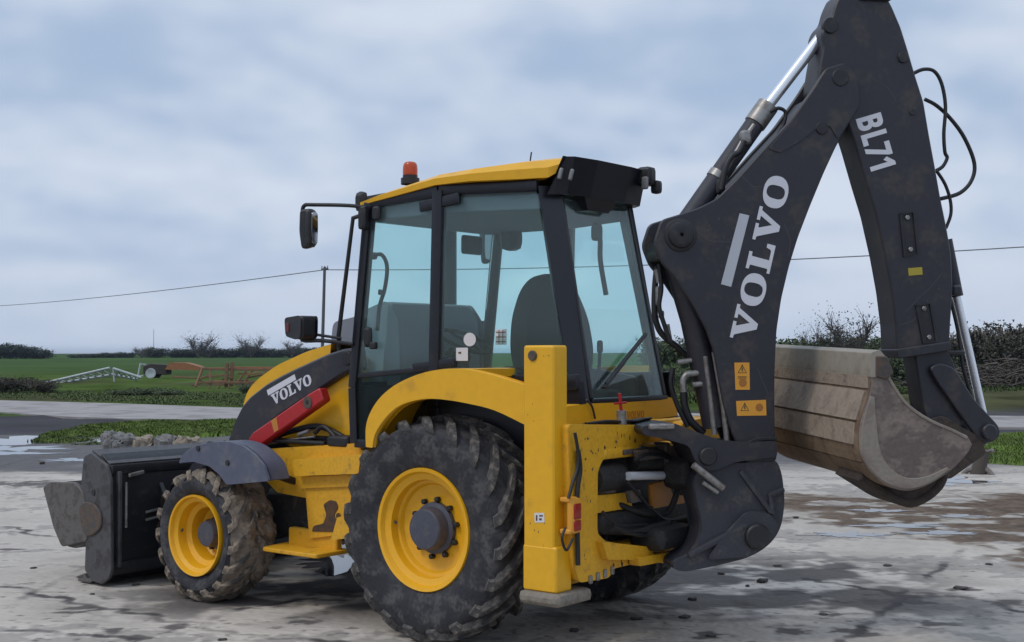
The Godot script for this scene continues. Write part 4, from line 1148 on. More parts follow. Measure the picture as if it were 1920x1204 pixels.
	for s in [1.0, -1.0]:
		m.prism(rounded(pv([1.376, 1.701, 1.448, 1.735, 1.548, 1.701, 1.676, 1.506, 1.849, 1.33, 1.855, 1.27, 1.789, 1.223, 1.71, 1.245, 1.581, 1.413, 1.425, 1.618]), .04), s * .095, s * .13, .008)
		m.disc(Vector3(1.769, 1.298, 0.13) * Vector3(1, 1, s), .05, -.03, .03, 18, .008)
	m.prism(rounded(pv([1.742, 1.328, 1.866, 1.327, 1.873, 1.252, 1.681, 1.16, 1.536, 1.163, 1.552, 1.243]), .03), -.06, .06, .01)
	arm_part("bucket_link", m, M.arm, t)
	m = Mb.new()
	m.tube([Vector3(1.565, 2.518, -0.01), Vector3(1.638, 2.156, -0.01)], .045, 16)
	m.box(Vector3(1.611, 2.192, 0.02), Vector3(.07, .07, .09), .015)
	var br := arm_part("bucket_ram", m, M.arm, t)
	m = Mb.new()
	m.tube([Vector3(1.631, 2.194, -0.01), Vector3(1.821, 1.371, -0.01)], .027, 16)
	obj("ram_rod", m, M.chrome, br)
	m = Mb.new()
	m.tube(spline([Vector3(1.565, 2.14, 0.05), Vector3(1.614, 1.937, 0.05), Vector3(1.648, 1.7, 0.05), Vector3(1.711, 1.496, 0.05)]), .012, 8)
	m.box(Vector3(1.585, 1.795, 0.06), Vector3(.12, .03, .06), .008)
	arm_part("bucket_ram_hose", m, M.hose, t)
	digging_bucket(t)

func digging_bucket(t: Node3D) -> void:
	# profile in the arm's plane, drawn across the bucket's width; hung a little out of level
	var tilt := Transform3D(Basis(Vector3(1, 0, 0), Vector3(0, 1, 0), Vector3(0, -.028, 1)), Vector3(0, .028 * .78, 0))
	var W := .78
	var outer := pv([0.677, 1.672, 0.683, 1.591, 0.621, 1.41, 0.61, 1.266, 0.641, 1.176, 0.698, 1.1, 0.775, 1.044, 0.891, 1.012, 1.014, 1.04, 1.159, 1.119, 1.258, 1.209, 1.298, 1.269])
	var op := spline2(outer, 3)
	var sh := Mb.new()
	sh.xf = tilt
	sh.prism(ribbon(op, .022), -W, W - .01, .003)
	var b := arm_part("digging_bucket", sh, M.bucket_brown, t)
	b.set_meta("label", "wide mud-stained grading bucket curled up with a straight pale lip")
	var lipm := Mb.new()
	lipm.xf = tilt
	lipm.prism(rounded(pv([0.679, 1.796, 0.73, 1.814, 0.775, 1.765, 0.722, 1.663, 0.677, 1.657]), .006), -W - .01, W + .012, .006)
	obj("bucket_lip", lipm, M.bucket_grey, b)
	# back made of welded strips, each proud of the next
	var strips := [[pv([0.674, 1.663, 0.674, 1.594, 0.709, 1.587, 0.709, 1.663]), M.bucket], [pv([0.661, 1.582, 0.605, 1.414, 0.656, 1.401, 0.696, 1.575]), M.bucket], [pv([0.611, 1.399, 0.6, 1.273, 0.648, 1.266, 0.656, 1.392]), M.bucket], [pv([0.61, 1.257, 0.635, 1.176, 0.68, 1.193, 0.655, 1.26]), M.bucket_brown], [pv([0.641, 1.167, 0.695, 1.1, 0.73, 1.126, 0.679, 1.181]), M.bucket_brown]]
	for i in strips.size():
		var cuts := [-W, W - .03]
		if i == 1 or i == 2: cuts = [-W, .02 if i == 1 else -.05, W - .03 - .02 * i]
		for c in cuts.size() - 1:
			var pm := Mb.new()
			pm.xf = tilt
			pm.prism(strips[i][0], cuts[c] + .004, cuts[c + 1] - .004, .005)
			obj("back_strip", pm, strips[i][1], b)
	for s in [1.0, -1.0]:
		var pl := Mb.new()
		pl.xf = tilt
		var face := spline2(outer, 3)
		face.append_array(spline2(pv([1.266, 1.322, 1.187, 1.356, 1.041, 1.418, 0.915, 1.498, 0.838, 1.59, 0.768, 1.711, 0.73, 1.784]), 3))
		face.append(pv([0.703, 1.681])[0])
		pl.prism(face, s * (W - .025), s * W, .006)
		obj("side_plate", pl, M.bucket_plate, b)
		var rim := Mb.new()
		rim.xf = tilt
		rim.prism(ribbon(spline2(pv([1.266, 1.315, 1.187, 1.356, 1.041, 1.418, 0.915, 1.498, 0.838, 1.59, 0.768, 1.711, 0.73, 1.79]), 3), .018), s * (W - .03), s * (W + .008), .004)
		var outer_edge := spline2(pv([0.676, 1.554, 0.63, 1.41, 0.616, 1.266, 0.647, 1.176, 0.704, 1.106, 0.781, 1.053, 0.891, 1.024, 1.014, 1.049, 1.152, 1.128]), 3)
		outer_edge.append_array(spline2(pv([1.139, 1.144, 1.015, 1.094, 0.898, 1.087, 0.814, 1.125, 0.757, 1.192, 0.725, 1.283, 0.713, 1.394, 0.702, 1.545]), 3))
		rim.prism(outer_edge, s * (W - .03), s * (W + .005), .004)
		obj("side_rim", rim, M.rim_pale, b)
		var lc := Mb.new()
		lc.xf = tilt
		lc.prism(rounded(pv([0.704, 1.778, 0.775, 1.777, 0.813, 1.68, 0.767, 1.644, 0.703, 1.663]), .01), s * (W - .03), s * (W + .018), .006)
		obj("side_cutter", lc, M.rust, b)
	var heel := Mb.new()
	heel.xf = tilt
	var hp := spline2(pv([0.674, 1.057, 0.806, 0.977, 0.912, 0.916, 1.012, 0.889, 1.123, 0.93, 1.208, 1, 1.249, 1.084]), 3)
	heel.prism(ribbon(hp, .05), .28, .62, .015)
	heel.prism(rounded(pv([0.681, 1.063, 0.806, 0.977, 0.912, 0.916, 1.012, 0.889, 1.123, 0.93, 1.208, 1, 1.249, 1.084, 1.007, 1.113]), .03), .32, .60, .02)
	obj("mud_heel", heel, M.bucket_dark, b)
	var ea := Mb.new()
	for s in [1.0, -1.0]:
		ea.prism(rounded(pv([1.188, 1.171, 1.304, 1.369, 1.476, 1.401, 1.583, 1.333, 1.727, 1.264, 1.762, 1.163, 1.508, 1]), .03), s * .10, s * .125, .005)
	obj("bucket_ear", ea, M.bucket_dark, b)

func warning_sign(parent: Node, q: PackedVector2Array, tall: bool) -> void:
	var m := Mb.new()
	m.prism(q, .149, .1525)
	obj("warning_label", m, M.orange, parent)
	var k := Mb.new()
	var ex := q[1] - q[0]; var ey := q[3] - q[0]
	var at := func(a: float, b2: float) -> Vector2: return q[0] + ex * a + ey * b2
	var r: float = min(ex.length(), ey.length())
	var c0: Vector2 = at.call(.5, .28) if tall else at.call(.27, .5)
	var c1: Vector2 = at.call(.5, .74) if tall else at.call(.76, .5)
	# triangle outline with a stroke, and a round mark
	var tr := PackedVector2Array()
	for i in 3: tr.append(c0 + Vector2(sin(TAU * i / 3), cos(TAU * i / 3)) * r * .36)
	tr.append(tr[0])
	k.prism(ribbon(tr, -r * .07), .1525, .1533)
	k.prism(rect(c0.x - r * .04, c0.y - r * .08, c0.x + r * .04, c0.y + r * .16), .1525, .1533)
	for i in 3:
		var w := r * (.62 - .12 * (i % 2))
		var yy := c0.y - r * (.40 + i * .07)
		if tall: k.prism(rect(c0.x - w * .5, yy - r * .02, c0.x + w * .5, yy + r * .012), .1525, .1533)
	obj("label_print", k, M.label_ink, parent)
	k = Mb.new()
	k.disc(Vector3(c1.x, c1.y, .1525), r * .27, 0, .0009, 16, .0002)
	obj("label_mark", k, M.orange_dark, parent)

# ---------------------------------------------------------------- the place
const YAW := 0.67095     # the yard's and road's long side runs across this bearing
var SITE: Transform3D = Transform3D(Basis(Vector3.UP, 0.67095), Vector3(5.405, 0, 6.96))   # x to the right along the yard, -z away over it

var GRASS_L := pv([-18.602, -7.493, -20.585, -9.011, -22.348, -11.026, -23.272, -12.717, -23.144, -14.458, -22.316, -15.774, -18.734, -17.106, -13.909, -12.297, -16.907, -11.34, -16.784, -9.689, -16.417, -8.386, -16.873, -7.481])
var GRASS_R := pv([-1.674, -14.092, -2.814, -18.037, -3.575, -21.47, -3.289, -23.594, -2.238, -24.899, 0.134, -14.982, -0.812, -14.012])
func smooth(a: float, b: float, x: float) -> float: return smoothstep(a, b, x)
# broad relief of the land: flat yard, field lifting very gently, a low bank on the right
func land(x: float, d: float) -> float:
	var h: float = -.02 + max(0.0, d - 62.0) * .0036 * (1.0 - smooth(300.0, 620.0, d) * .25)
	h = min(h, 1.45)
	h += smooth(2.0, 9.0, x) * smooth(33.0, 46.0, d) * (1.0 - smooth(120.0, 220.0, d)) * .40
	return h

func ground() -> void:
	# terrain, one sheet to the horizon
	var nz := noise(5, .045, 4)
	var nf := noise(6, .5, 3)
	var green := [GRASS_L, GRASS_R]
	var xs := []; var ds := []
	var q := -6.0
	while q < 2600.0:
		ds.append(q); q += .6 if q < 62.0 else (q * .05)
	q = 0.0
	while q < 1700.0:
		xs.append(q)
		if q > 0.0: xs.append(-q)
		q += .9 if q < 24.0 else q * .09
	xs.sort()
	var v := PackedVector3Array(); var c := PackedColorArray(); var ix := PackedInt32Array()
	for d in ds:
		for x in xs:
			var rough: float = smooth(24.0, 34.0, d) * (1.0 - smooth(90.0, 200.0, d))
			v.append(Vector3(x, land(x, d) + nf.get_noise_2d(x, d) * .10 * rough, -d))
			var n := nz.get_noise_2d(x, d); var n2 := nf.get_noise_2d(x * .6, d * .6)
			var grass := Vector3(.066, .102, .026) * (1.0 + n * .5 + n2 * .45)
			var dull := Vector3(.070, .072, .036) * (1.0 + n2 * .7)
			var far := Vector3(.060, .098, .034) * (1.0 + n * .3 + n2 * .15)
			var k: float = smooth(.0, .35, n + .25 - smooth(48.0, 64.0, d) * .35)
			var col := grass.lerp(dull, k).lerp(far, smooth(85.0, 130.0, d))
			var asphalt := Vector3(.070, .068, .074) * (1.0 + n2 * .4)
			col = col.lerp(asphalt, 1.0 - smooth(36.0, 39.0, d + n2 * 1.2))
			var here := Vector2((SITE * Vector3(x, 0, -d)).x, (SITE * Vector3(x, 0, -d)).z)
			if d < 60.0:
				for pl in green:
					if Geometry2D.is_point_in_polygon(here, pl): col = Vector3(.110, .175, .032) * (1.0 + n2 * .5)
			c.append(Color(col.x, col.y, col.z))
	var w := xs.size()
	for j in ds.size() - 1:
		for i in w - 1:
			var a := j * w + i
			ix.append_array([a, a + w, a + 1, a + 1, a + w, a + w + 1])
	var st := SurfaceTool.new()
	st.begin(Mesh.PRIMITIVE_TRIANGLES)
	for i in v.size():
		st.set_color(c[i]); st.add_vertex(v[i])
	for i in ix: st.add_index(i)
	st.generate_normals()
	var gm := StandardMaterial3D.new()
	gm.vertex_color_use_as_albedo = true; gm.roughness = 1.0; gm.metallic_specular = .05
	gm.uv1_triplanar = true; gm.uv1_scale = Vector3.ONE / 3.1
	var ni := noise(8, 14.0 / 256, 4).get_seamless_image(256, 256)
	ni.bump_map_to_normal_map(3.0)
	gm.normal_enabled = true; gm.normal_texture = ImageTexture.create_from_image(ni)
	var g := struct("ground", st.commit(), gm)
	g.transform = SITE
	# pale road beyond the yard
	var rp := pv([-53.018, -14.641, -40.055, -19.068, -33.796, -19.933, -27.621, -20.189, -16.469, -27.045, -8.452, -39.263, -0.486, -50.898, 1.837, -27.986, -3.926, -24.144, -12.087, -20.231, -21.694, -15.21, -24.504, -13.779, -26.863, -13.443, -31.049, -13.915, -41.956, -10.555])
	var rm := Mb.new()
	rm.xf = Transform3D(Basis(Vector3(1, 0, 0), Vector3(0, 0, 1), Vector3(0, 1, 0)), Vector3.ZERO)
	rm.prism(rp, -.06, .03)
	var rmat := worn(Vector3(.33, .31, .30), Vector3(.23, .215, .205), .4, .95, 9.0, 41, .6, .12)
	rmat.metallic_specular = .1
	struct("road", rm, rmat)
	yard()

func seg_dist(p: Vector2, a: Vector2, b: Vector2) -> float:
	var t := clampf((p - a).dot(b - a) / (b - a).length_squared(), 0, 1)
	return p.distance_to(a + (b - a) * t)

func yard() -> void:
	# worn concrete with damp patches, trodden mud and cracks; texture over 30 x 25 m
	var W := 1344; var H := 1120
	var X0 := -15.0; var D0 := 3.4; var SX := 30.0; var SD := 25.0
	var f1 := noise(51, 1.0, 5); var f2 := noise(52, 1.0, 4); var f3 := noise(53, 1.0, 3); var f4 := noise(54, 1.0, 5)
	var im := Image.create(W, H, true, Image.FORMAT_RGB8)
	var ro := Image.create(W, H, true, Image.FORMAT_RGB8)
	var hi := Image.create(W, H, true, Image.FORMAT_RGB8)
	for y in H:
		var d := D0 + SD * (1.0 - (y + .5) / H)
		for x in W:
			var px := X0 + SX * (x + .5) / W
			var big := f1.get_noise_2d(px * .11, d * .16)
			var mid := f2.get_noise_2d(px * .42, d * .8)
			var fine := f3.get_noise_2d(px * 3.2, d * 3.2)
			var grit := f4.get_noise_2d(px * 14.0, d * 14.0)
			var col := Vector3(.455, .412, .360) * (1.0 + big * .34 + mid * .17 + fine * .11 + grit * .13)
			var rough := .82
			# damp patches: more of them to the right and by the far edge
			var damp := smooth(.05, .26, mid + fine * .55 + grit * .12 + big * .30 - .22 + .24 * smooth(-1.0, 3.0, px))
			# dark wet strip along the far left edge
			var edge := smooth(17.6, 20.2, d + mid * 2.0 + fine * .5 - smooth(-2.5, 3.0, px) * -.5)
			edge *= 1.0 - .75 * smooth(1.0, 4.0, px) * (1.0 - smooth(19.5, 21.0, d + mid))
			damp = max(damp * .50, edge)
			col = col.lerp(Vector3(.094, .086, .084).lerp(Vector3(.055, .052, .056), edge) * (1.0 + fine * .4 + grit * .3), damp * .9)
			rough = lerpf(rough, .58, damp)
			# trodden brown mud at the right
			var near_edge := 14.2 - 1.7 * clampf(px - 2.9, -.3, 3.0)
			var mz := smooth(near_edge - .5, near_edge + .5, d + mid * 1.9 + fine * .7 + big) * (1.0 - smooth(15.7, 16.7, d + mid * 1.6 + fine * .4)) * smooth(2.2, 3.4, px + mid * 1.2)
			mz *= smooth(-.40, -.06, f2.get_noise_2d(px * 1.1 + 40.0, d * 1.3) + fine * .3)
			col = col.lerp(Vector3(.115, .082, .058) * (1.0 + fine * .5 + grit * .4), mz)
			rough = lerpf(rough, .8, mz)
			# oil and tyre dirt under the machine, darkened further to paint in its shadow
			var oil_shade := smooth(-.36, .06, f2.get_noise_2d(px * .7 + 9.0, d * .9 + 3.0) + fine * .3) * smooth(-3.8, -2.2, px) * (1.0 - smooth(2.6, 4.2, px)) * smooth(8.2, 9.2, d) * (1.0 - smooth(10.6, 12.0, d))
			col = col.lerp(Vector3(.050, .045, .044), oil_shade * .85)
			# faint slab joints
			var jt: float = min(absf(fposmod(px + 1.3 + fine * .03, 4.6) - 2.3), absf(fposmod(d + .8 + fine * .03, 4.2) - 2.1))
			col *= 1.0 - .30 * (1.0 - smooth(.012, .045, jt)) * smooth(-.15, .25, mid)
			# small dark flecks
			var fl := smooth(.40, .50, f3.get_noise_2d(px * 5.0 + 77.0, d * 8.0)) * smooth(-.1, .3, mid + big + .1)
			col = col.lerp(Vector3(.10, .09, .085), fl * .7)
			im.set_pixel(x, y, srgb(col.clamp(Vector3.ZERO, Vector3.ONE)))
			ro.set_pixel(x, y, Color(rough, rough, rough))
			var h := clampf(.5 + fine * .14 + grit * .16 + mid * .1 + mz * (.16 + fine * .25) - damp * .06, 0, 1)
			hi.set_pixel(x, y, Color(h, h, h))
	# cracks
	var inv := SITE.affine_inverse()
	var cracks := [[Vector3(-3.875, 0, 1.633), Vector3(-3.091, 0, 1.621), Vector3(-2.226, 0, 1.629), Vector3(-1.317, 0, 1.528), Vector3(-0.399, 0, 1.357)], [Vector3(1.302, 0, -4.787), Vector3(1.584, 0, -3.294), Vector3(1.777, 0, -2.188), Vector3(1.909, 0, -1.383), Vector3(2.07, 0, -0.505)], [Vector3(0.829, 0, -2.487), Vector3(1.26, 0, -2.525), Vector3(1.761, 0, -2.227), Vector3(2.054, 0, -2.509), Vector3(2.661, 0, -2.197)], [Vector3(-2.334, 0, 2.366), Vector3(-1.677, 0, 2.169), Vector3(-1.1, 0, 2.071)], [Vector3(-7.268, 0, -0.188), Vector3(-6.367, 0, -0.135), Vector3(-5.659, 0, -0.219)], [Vector3(1.777, 0, -2.188), Vector3(1.537, 0, -1.796), Vector3(1.038, 0, -1.874)], [Vector3(-1.607, 0, 0.408), Vector3(-1.731, 0, 1.054), Vector3(-1.603, 0, 1.477)]]
	for cr in cracks:
		var pts := []
		for p in cr: pts.append(inv * (p as Vector3))
		for i in pts.size() - 1:
			var a: Vector3 = pts[i]; var b: Vector3 = pts[i + 1]
			var n := int(a.distance_to(b) * 55.0)
			for k in n:
				var p: Vector3 = a.lerp(b, float(k) / n)
				var jx := f3.get_noise_2d(p.x * 1.7, p.z * 1.7 + 30.0) * .16 + f4.get_noise_2d(p.x * 9.0, p.z * 9.0) * .03
				var cx := int((p.x + jx - X0) / SX * W); var cy := int((1.0 - (-p.z + jx * .6 - D0) / SD) * H)
				var wd := 1 if f4.get_noise_2d(p.x * 3.0, p.z * 3.0) > -.15 else 0
				for oy in range(-wd, 2):
					for ox in range(-wd, 2):
						var qx := cx + ox; var qy := cy + oy
						if qx < 0 or qy < 0 or qx >= W or qy >= H: continue
						im.set_pixel(qx, qy, im.get_pixel(qx, qy).lerp(Color(.24, .23, .23), .36 * clampf(.5 + 1.6 * f4.get_noise_2d(p.x * 1.1, p.z * 1.1), .08, 1.0)))
						hi.set_pixel(qx, qy, Color(.3, .3, .3))
	# flat dark stains with ragged edges
	for s in [[197, 1117, 34], [113, 1117, 26], [151, 1138, 78], [331, 1172, 46], [208, 1181, 52], [262, 1191, 40], [560, 1162, 60], [632, 1110, 90], [30, 1027, 36], [1545, 1152, 50], [1690, 1120, 120], [1600, 1182, 80], [1740, 1168, 70], [1880, 1128, 50], [1389, 1129, 40], [1240, 1092, 50], [1470, 1108, 60], [1800, 1103, 50], [1560, 1060, 70], [60, 905, 120], [1330, 1190, 60], [1480, 1180, 70]]:
		var sd: float = 1.8 * 2402.0 / (s[1] - 661.0)
		var sx: float = (s[0] - 960.0) / 2402.0 * sd
		var sr: float = s[2] / 2402.0 * sd * .6
		var x0 := int((sx - sr * 1.6 - X0) / SX * W); var x1 := int((sx + sr * 1.6 - X0) / SX * W)
		var y0 := int((1.0 - (sd + sr * 1.6 - D0) / SD) * H); var y1 := int((1.0 - (sd - sr * 1.6 - D0) / SD) * H)
		for yy in range(max(0, y0), min(H, y1)):
			for xx in range(max(0, x0), min(W, x1)):
				var qx := X0 + SX * (xx + .5) / W; var qd := D0 + SD * (1.0 - (yy + .5) / H)
				var rr: float = Vector2((qx - sx) / sr, (qd - sd) / sr).length() + f3.get_noise_2d(qx * 3.0, qd * 5.0) * 1.1 + f4.get_noise_2d(qx * 8.0, qd * 8.0) * .5
				var k: float = (1.0 - smooth(.45, .95, rr)) * .75
				if k > .01: im.set_pixel(xx, yy, im.get_pixel(xx, yy).lerp(Color(.30, .28, .275), k))
	im.generate_mipmaps(); ro.generate_mipmaps()
	hi.bump_map_to_normal_map(2.2)
	hi.generate_mipmaps()
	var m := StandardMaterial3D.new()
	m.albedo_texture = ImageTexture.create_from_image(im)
	m.roughness_texture = ImageTexture.create_from_image(ro); m.roughness = 1.0; m.metallic_specular = .2
	m.normal_enabled = true; m.normal_texture = ImageTexture.create_from_image(hi)
	var st := SurfaceTool.new()
	st.begin(Mesh.PRIMITIVE_TRIANGLES)
	for p in [[0, 0], [1, 0], [0, 1], [1, 0], [1, 1], [0, 1]]:
		st.set_normal(Vector3.UP); st.set_tangent(Plane(1, 0, 0, 1)); st.set_uv(Vector2(p[0], p[1]))
		st.add_vertex(Vector3(X0 + SX * p[0], 0, -(D0 + SD * (1.0 - p[1]))))
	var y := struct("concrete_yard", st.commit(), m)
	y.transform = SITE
	# standing water
	var wm := StandardMaterial3D.new()
	wm.albedo_color = srgb(Vector3(.05, .05, .055)); wm.roughness = .04; wm.metallic_specular = .6
	var k := 0
	for pc in [Vector3(-19.162, 0, -7.467), Vector3(-17.256, 0, -6.131), Vector3(-16.074, 0, -5.573), Vector3(-13.833, 0, -5.411), Vector3(-2.65, 0, -0.866), Vector3(0.272, 0, -5.998), Vector3(-0.399, 0, -7.067), Vector3(0.112, 0, -5.034), Vector3(0.48, 0, -7.149), Vector3(0.775, 0, -5.692), Vector3(-1.21, 0, -10.725)]:
		var size: Vector2 = [Vector2(2.2, 1.0), Vector2(1.0, .5), Vector2(.8, .35), Vector2(.42, .30), Vector2(.34, .50), Vector2(.42, .13), Vector2(.30, .12), Vector2(.30, .14), Vector2(.26, .10), Vector2(.34, .12), Vector2(.7, .5)][k]
		var lc: Vector3 = SITE.affine_inverse() * pc
		var pd := PackedVector2Array()
		for i in 56:
			var an := TAU * i / 56
			var rr: float = 1.0 + f2.get_noise_2d(cos(an) * 1.3 + k * 7.0, sin(an) * 1.3) * 1.1 + f3.get_noise_2d(cos(an) * 3.0, sin(an) * 3.0 + k * 5.0) * .5
			var wp: Vector3 = SITE * (lc + Vector3(cos(an) * size.x * rr, 0, sin(an) * size.y * rr))
			pd.append(Vector2(wp.x, wp.z))
		k += 1
		var pm := Mb.new()
		pm.xf = Transform3D(Basis(Vector3(1, 0, 0), Vector3(0, 0, 1), Vector3(0, 1, 0)), Vector3.ZERO)
		pm.prism(pd, -.01, .004)
		struct("puddle", pm, wm)

func sheet_patch(poly: PackedVector2Array, count: int, hgt: float, wid: float, seed_: int, called: String, label: String, cat: String, cols: Array, bump := 0.0) -> void:
	# many small upright blades over an irregular patch of ground
	var r := RandomNumberGenerator.new()
	r.seed = seed_
	var st := SurfaceTool.new()
	st.begin(Mesh.PRIMITIVE_TRIANGLES)
	for i in 7:
		var a := r.randf() * TAU; var o := Vector3(cos(a), 0, sin(a)) * wid * r.randf()
		var l := Vector3(r.randf_range(-.5, .5), 1, r.randf_range(-.5, .5)) * hgt * r.randf_range(.6, 1.1)
		var sd := Vector3(sin(a * 3.0), 0, cos(a * 3.0)) * wid * .13
		st.set_normal(Vector3.UP)
		st.add_vertex(o - sd); st.add_vertex(o + sd); st.add_vertex(o + l)
	var mm := MultiMesh.new()
	mm.transform_format = MultiMesh.TRANSFORM_3D; mm.use_colors = true
	mm.mesh = st.commit()
	var lo := Vector2(1e9, 1e9); var hi := Vector2(-1e9, -1e9)
	for p in poly:
		lo = lo.min(p); hi = hi.max(p)
	var nn := noise(seed_ + 3, .35, 3)
	var list := []
	var guard := 0
	while list.size() < count and guard < count * 12:
		guard += 1
		var p := Vector2(r.randf_range(lo.x, hi.x), r.randf_range(lo.y, hi.y))
		if not Geometry2D.is_point_in_polygon(p, poly): continue
		var q := nn.get_noise_2d(p.x, p.y)
		if q + r.randf_range(-.2, .5) < -.12: continue
		list.append([p, q])
	mm.instance_count = list.size()
	for i in list.size():
		var p: Vector2 = list[i][0]
		var sc: float = r.randf_range(.6, 1.25) * (1.0 + list[i][1])
		var loc: Vector3 = SITE.affine_inverse() * Vector3(p.x, 0, p.y)
		var y: float = max(.0, land(loc.x, -loc.z) + .015) + bump * (list[i][1] + .3)
		mm.set_instance_transform(i, Transform3D(Basis(Vector3.UP, r.randf() * TAU).scaled(Vector3(sc, sc * r.randf_range(.7, 1.2), sc)), Vector3(p.x, y, p.y)))
		var c: Vector3 = cols[0].lerp(cols[1], clampf(.5 + list[i][1] + r.randf_range(-.3, .3), 0, 1))
		mm.set_instance_color(i, Color(c.x, c.y, c.z))
	var o := MultiMeshInstance3D.new()
	o.name = numbered(called, self)
	o.multimesh = mm
	var m := StandardMaterial3D.new()
	m.vertex_color_use_as_albedo = true; m.roughness = .8
	m.backlight_enabled = true; m.backlight = Color(.45, .5, .3)
	o.material_override = m
	add_child(o, true)
	tag(o, label, cat)
	o.set_meta("kind", "stuff")

# a bush or small tree one metre tall, to be scaled: limbs and a cloud of small leaves (or bare twigs)
func plant_proto(called: String, seed_: int, leaves: int, twigs: int, leaf: float, col: Vector3, tall: float) -> Node3D:
	var r := RandomNumberGenerator.new()
	r.seed = seed_
	var root := thing(called, "", "bush" if tall < .5 else "tree")
	root.set_meta("base", called)
	var tr := Mb.new()
	var tips := []
	var base_h := .10 + tall * .25
	if tall > .3: tr.tube([Vector3.ZERO, Vector3(.01, base_h, 0)], .035, 6, .026)
	var limbs := 7
	for i in limbs:
		var a := TAU * i / limbs + r.randf_range(-.4, .4)
		var e := Vector3(cos(a) * r.randf_range(.2, .5), r.randf_range(.45, .88), sin(a) * r.randf_range(.2, .5))
		var s := Vector3(0, base_h * r.randf_range(.2, .95), 0)
		var m := s.lerp(e, .5) + Vector3(0, -.05, 0)
		tr.tube([s, m, e], .020, 5, .007)
		tips.append(e); tips.append(m)
		for k in twigs:
			var e2 := e.lerp(m, r.randf()) + Vector3(r.randf_range(-.22, .22), r.randf_range(-.02, .26), r.randf_range(-.22, .22))
			var b0 := m.lerp(e, r.randf())
			tr.tube([b0, b0.lerp(e2, .5) + Vector3(0, .02, 0), e2], .007, 3, .003)
			tips.append(e2)
	obj("trunk", tr, M.bark, root)
	if leaves > 0:
		var v := PackedVector3Array(); var n := PackedVector3Array(); var c := PackedColorArray()
		for i in leaves:
			var t0: Vector3 = tips[r.randi() % tips.size()]
			var rad := .13 if r.randf() < .8 else .2
			var p := t0 + Vector3(clampf(r.randfn(0, rad), -rad * 1.6, rad * 1.6), clampf(r.randfn(0, rad * .75), -rad * 1.2, rad * 1.2), clampf(r.randfn(0, rad), -rad * 1.6, rad * 1.6))
			if tall < .3: p.y *= .85
			p.y = max(p.y, .02)
			var d := Vector3(r.randf_range(-1, 1), r.randf_range(-.3, 1), r.randf_range(-1, 1)).normalized()
			var sx := d.cross(Vector3(r.randf_range(-1, 1), r.randf_range(-1, 1), r.randf_range(-1, 1))).normalized()
			var l := leaf * r.randf_range(.6, 1.3)
			var nn := (p - Vector3(0, .35, 0)).normalized().lerp(sx.cross(d), .5).normalized()
			var cc := col * r.randf_range(.6, 1.5)
			for w in [p - sx * l * .5, p + d * l, p + sx * l * .5]:
				v.append(w); n.append(nn); c.append(Color(cc.x, cc.y, cc.z))
		var arr := []
		arr.resize(Mesh.ARRAY_MAX)
		arr[Mesh.ARRAY_VERTEX] = v; arr[Mesh.ARRAY_NORMAL] = n; arr[Mesh.ARRAY_COLOR] = c
		var am := ArrayMesh.new()
		am.add_surface_from_arrays(Mesh.PRIMITIVE_TRIANGLES, arr)
		obj("crown", am, M.leaf, root)
	return root

func rock(seed_: int, size: Vector3) -> Mb:
	var nn := noise(seed_, 1.1, 5)
	var m := Mb.new()
	var R := 18; var S := 28
	var P := func(i: int, j: int) -> Vector3:
		var th := PI * i / R; var ph := TAU * (j % S) / S
		var d := Vector3(sin(th) * cos(ph), cos(th), sin(th) * sin(ph))
		var k := 1.0 + nn.get_noise_3dv(d * 1.1) * .46
		d = Vector3(signf(d.x) * pow(absf(d.x), .7), signf(d.y) * pow(absf(d.y), .65), signf(d.z) * pow(absf(d.z), .7))
		return d * k * size * .5 + Vector3(0, size.y * .38, 0)
	for i in R:
		for j in S:
			var a: Vector3 = P.call(i, j); var b: Vector3 = P.call(i, j + 1); var c: Vector3 = P.call(i + 1, j + 1); var d: Vector3 = P.call(i + 1, j)
			var mid := (a + b + c + d) * .25 - Vector3(0, size.y * .38, 0)
			if i == 0: m.flat(a, c, d, a, mid)
			else: m.flat(a, b, c, d, mid)
	return m

func at_site(x: float, d: float, up := 0.0) -> Vector3:
	var p: Vector3 = SITE * Vector3(x, 0, -d)
	p.y = max(land(x, d), 0.0 if d < 28.0 else -1.0) + up
	return p

const NTH := ["first", "second", "third", "fourth", "fifth", "sixth", "seventh", "eighth", "ninth", "tenth", "eleventh", "twelfth", "thirteenth", "fourteenth", "fifteenth", "sixteenth", "seventeenth", "eighteenth", "nineteenth", "twentieth"]

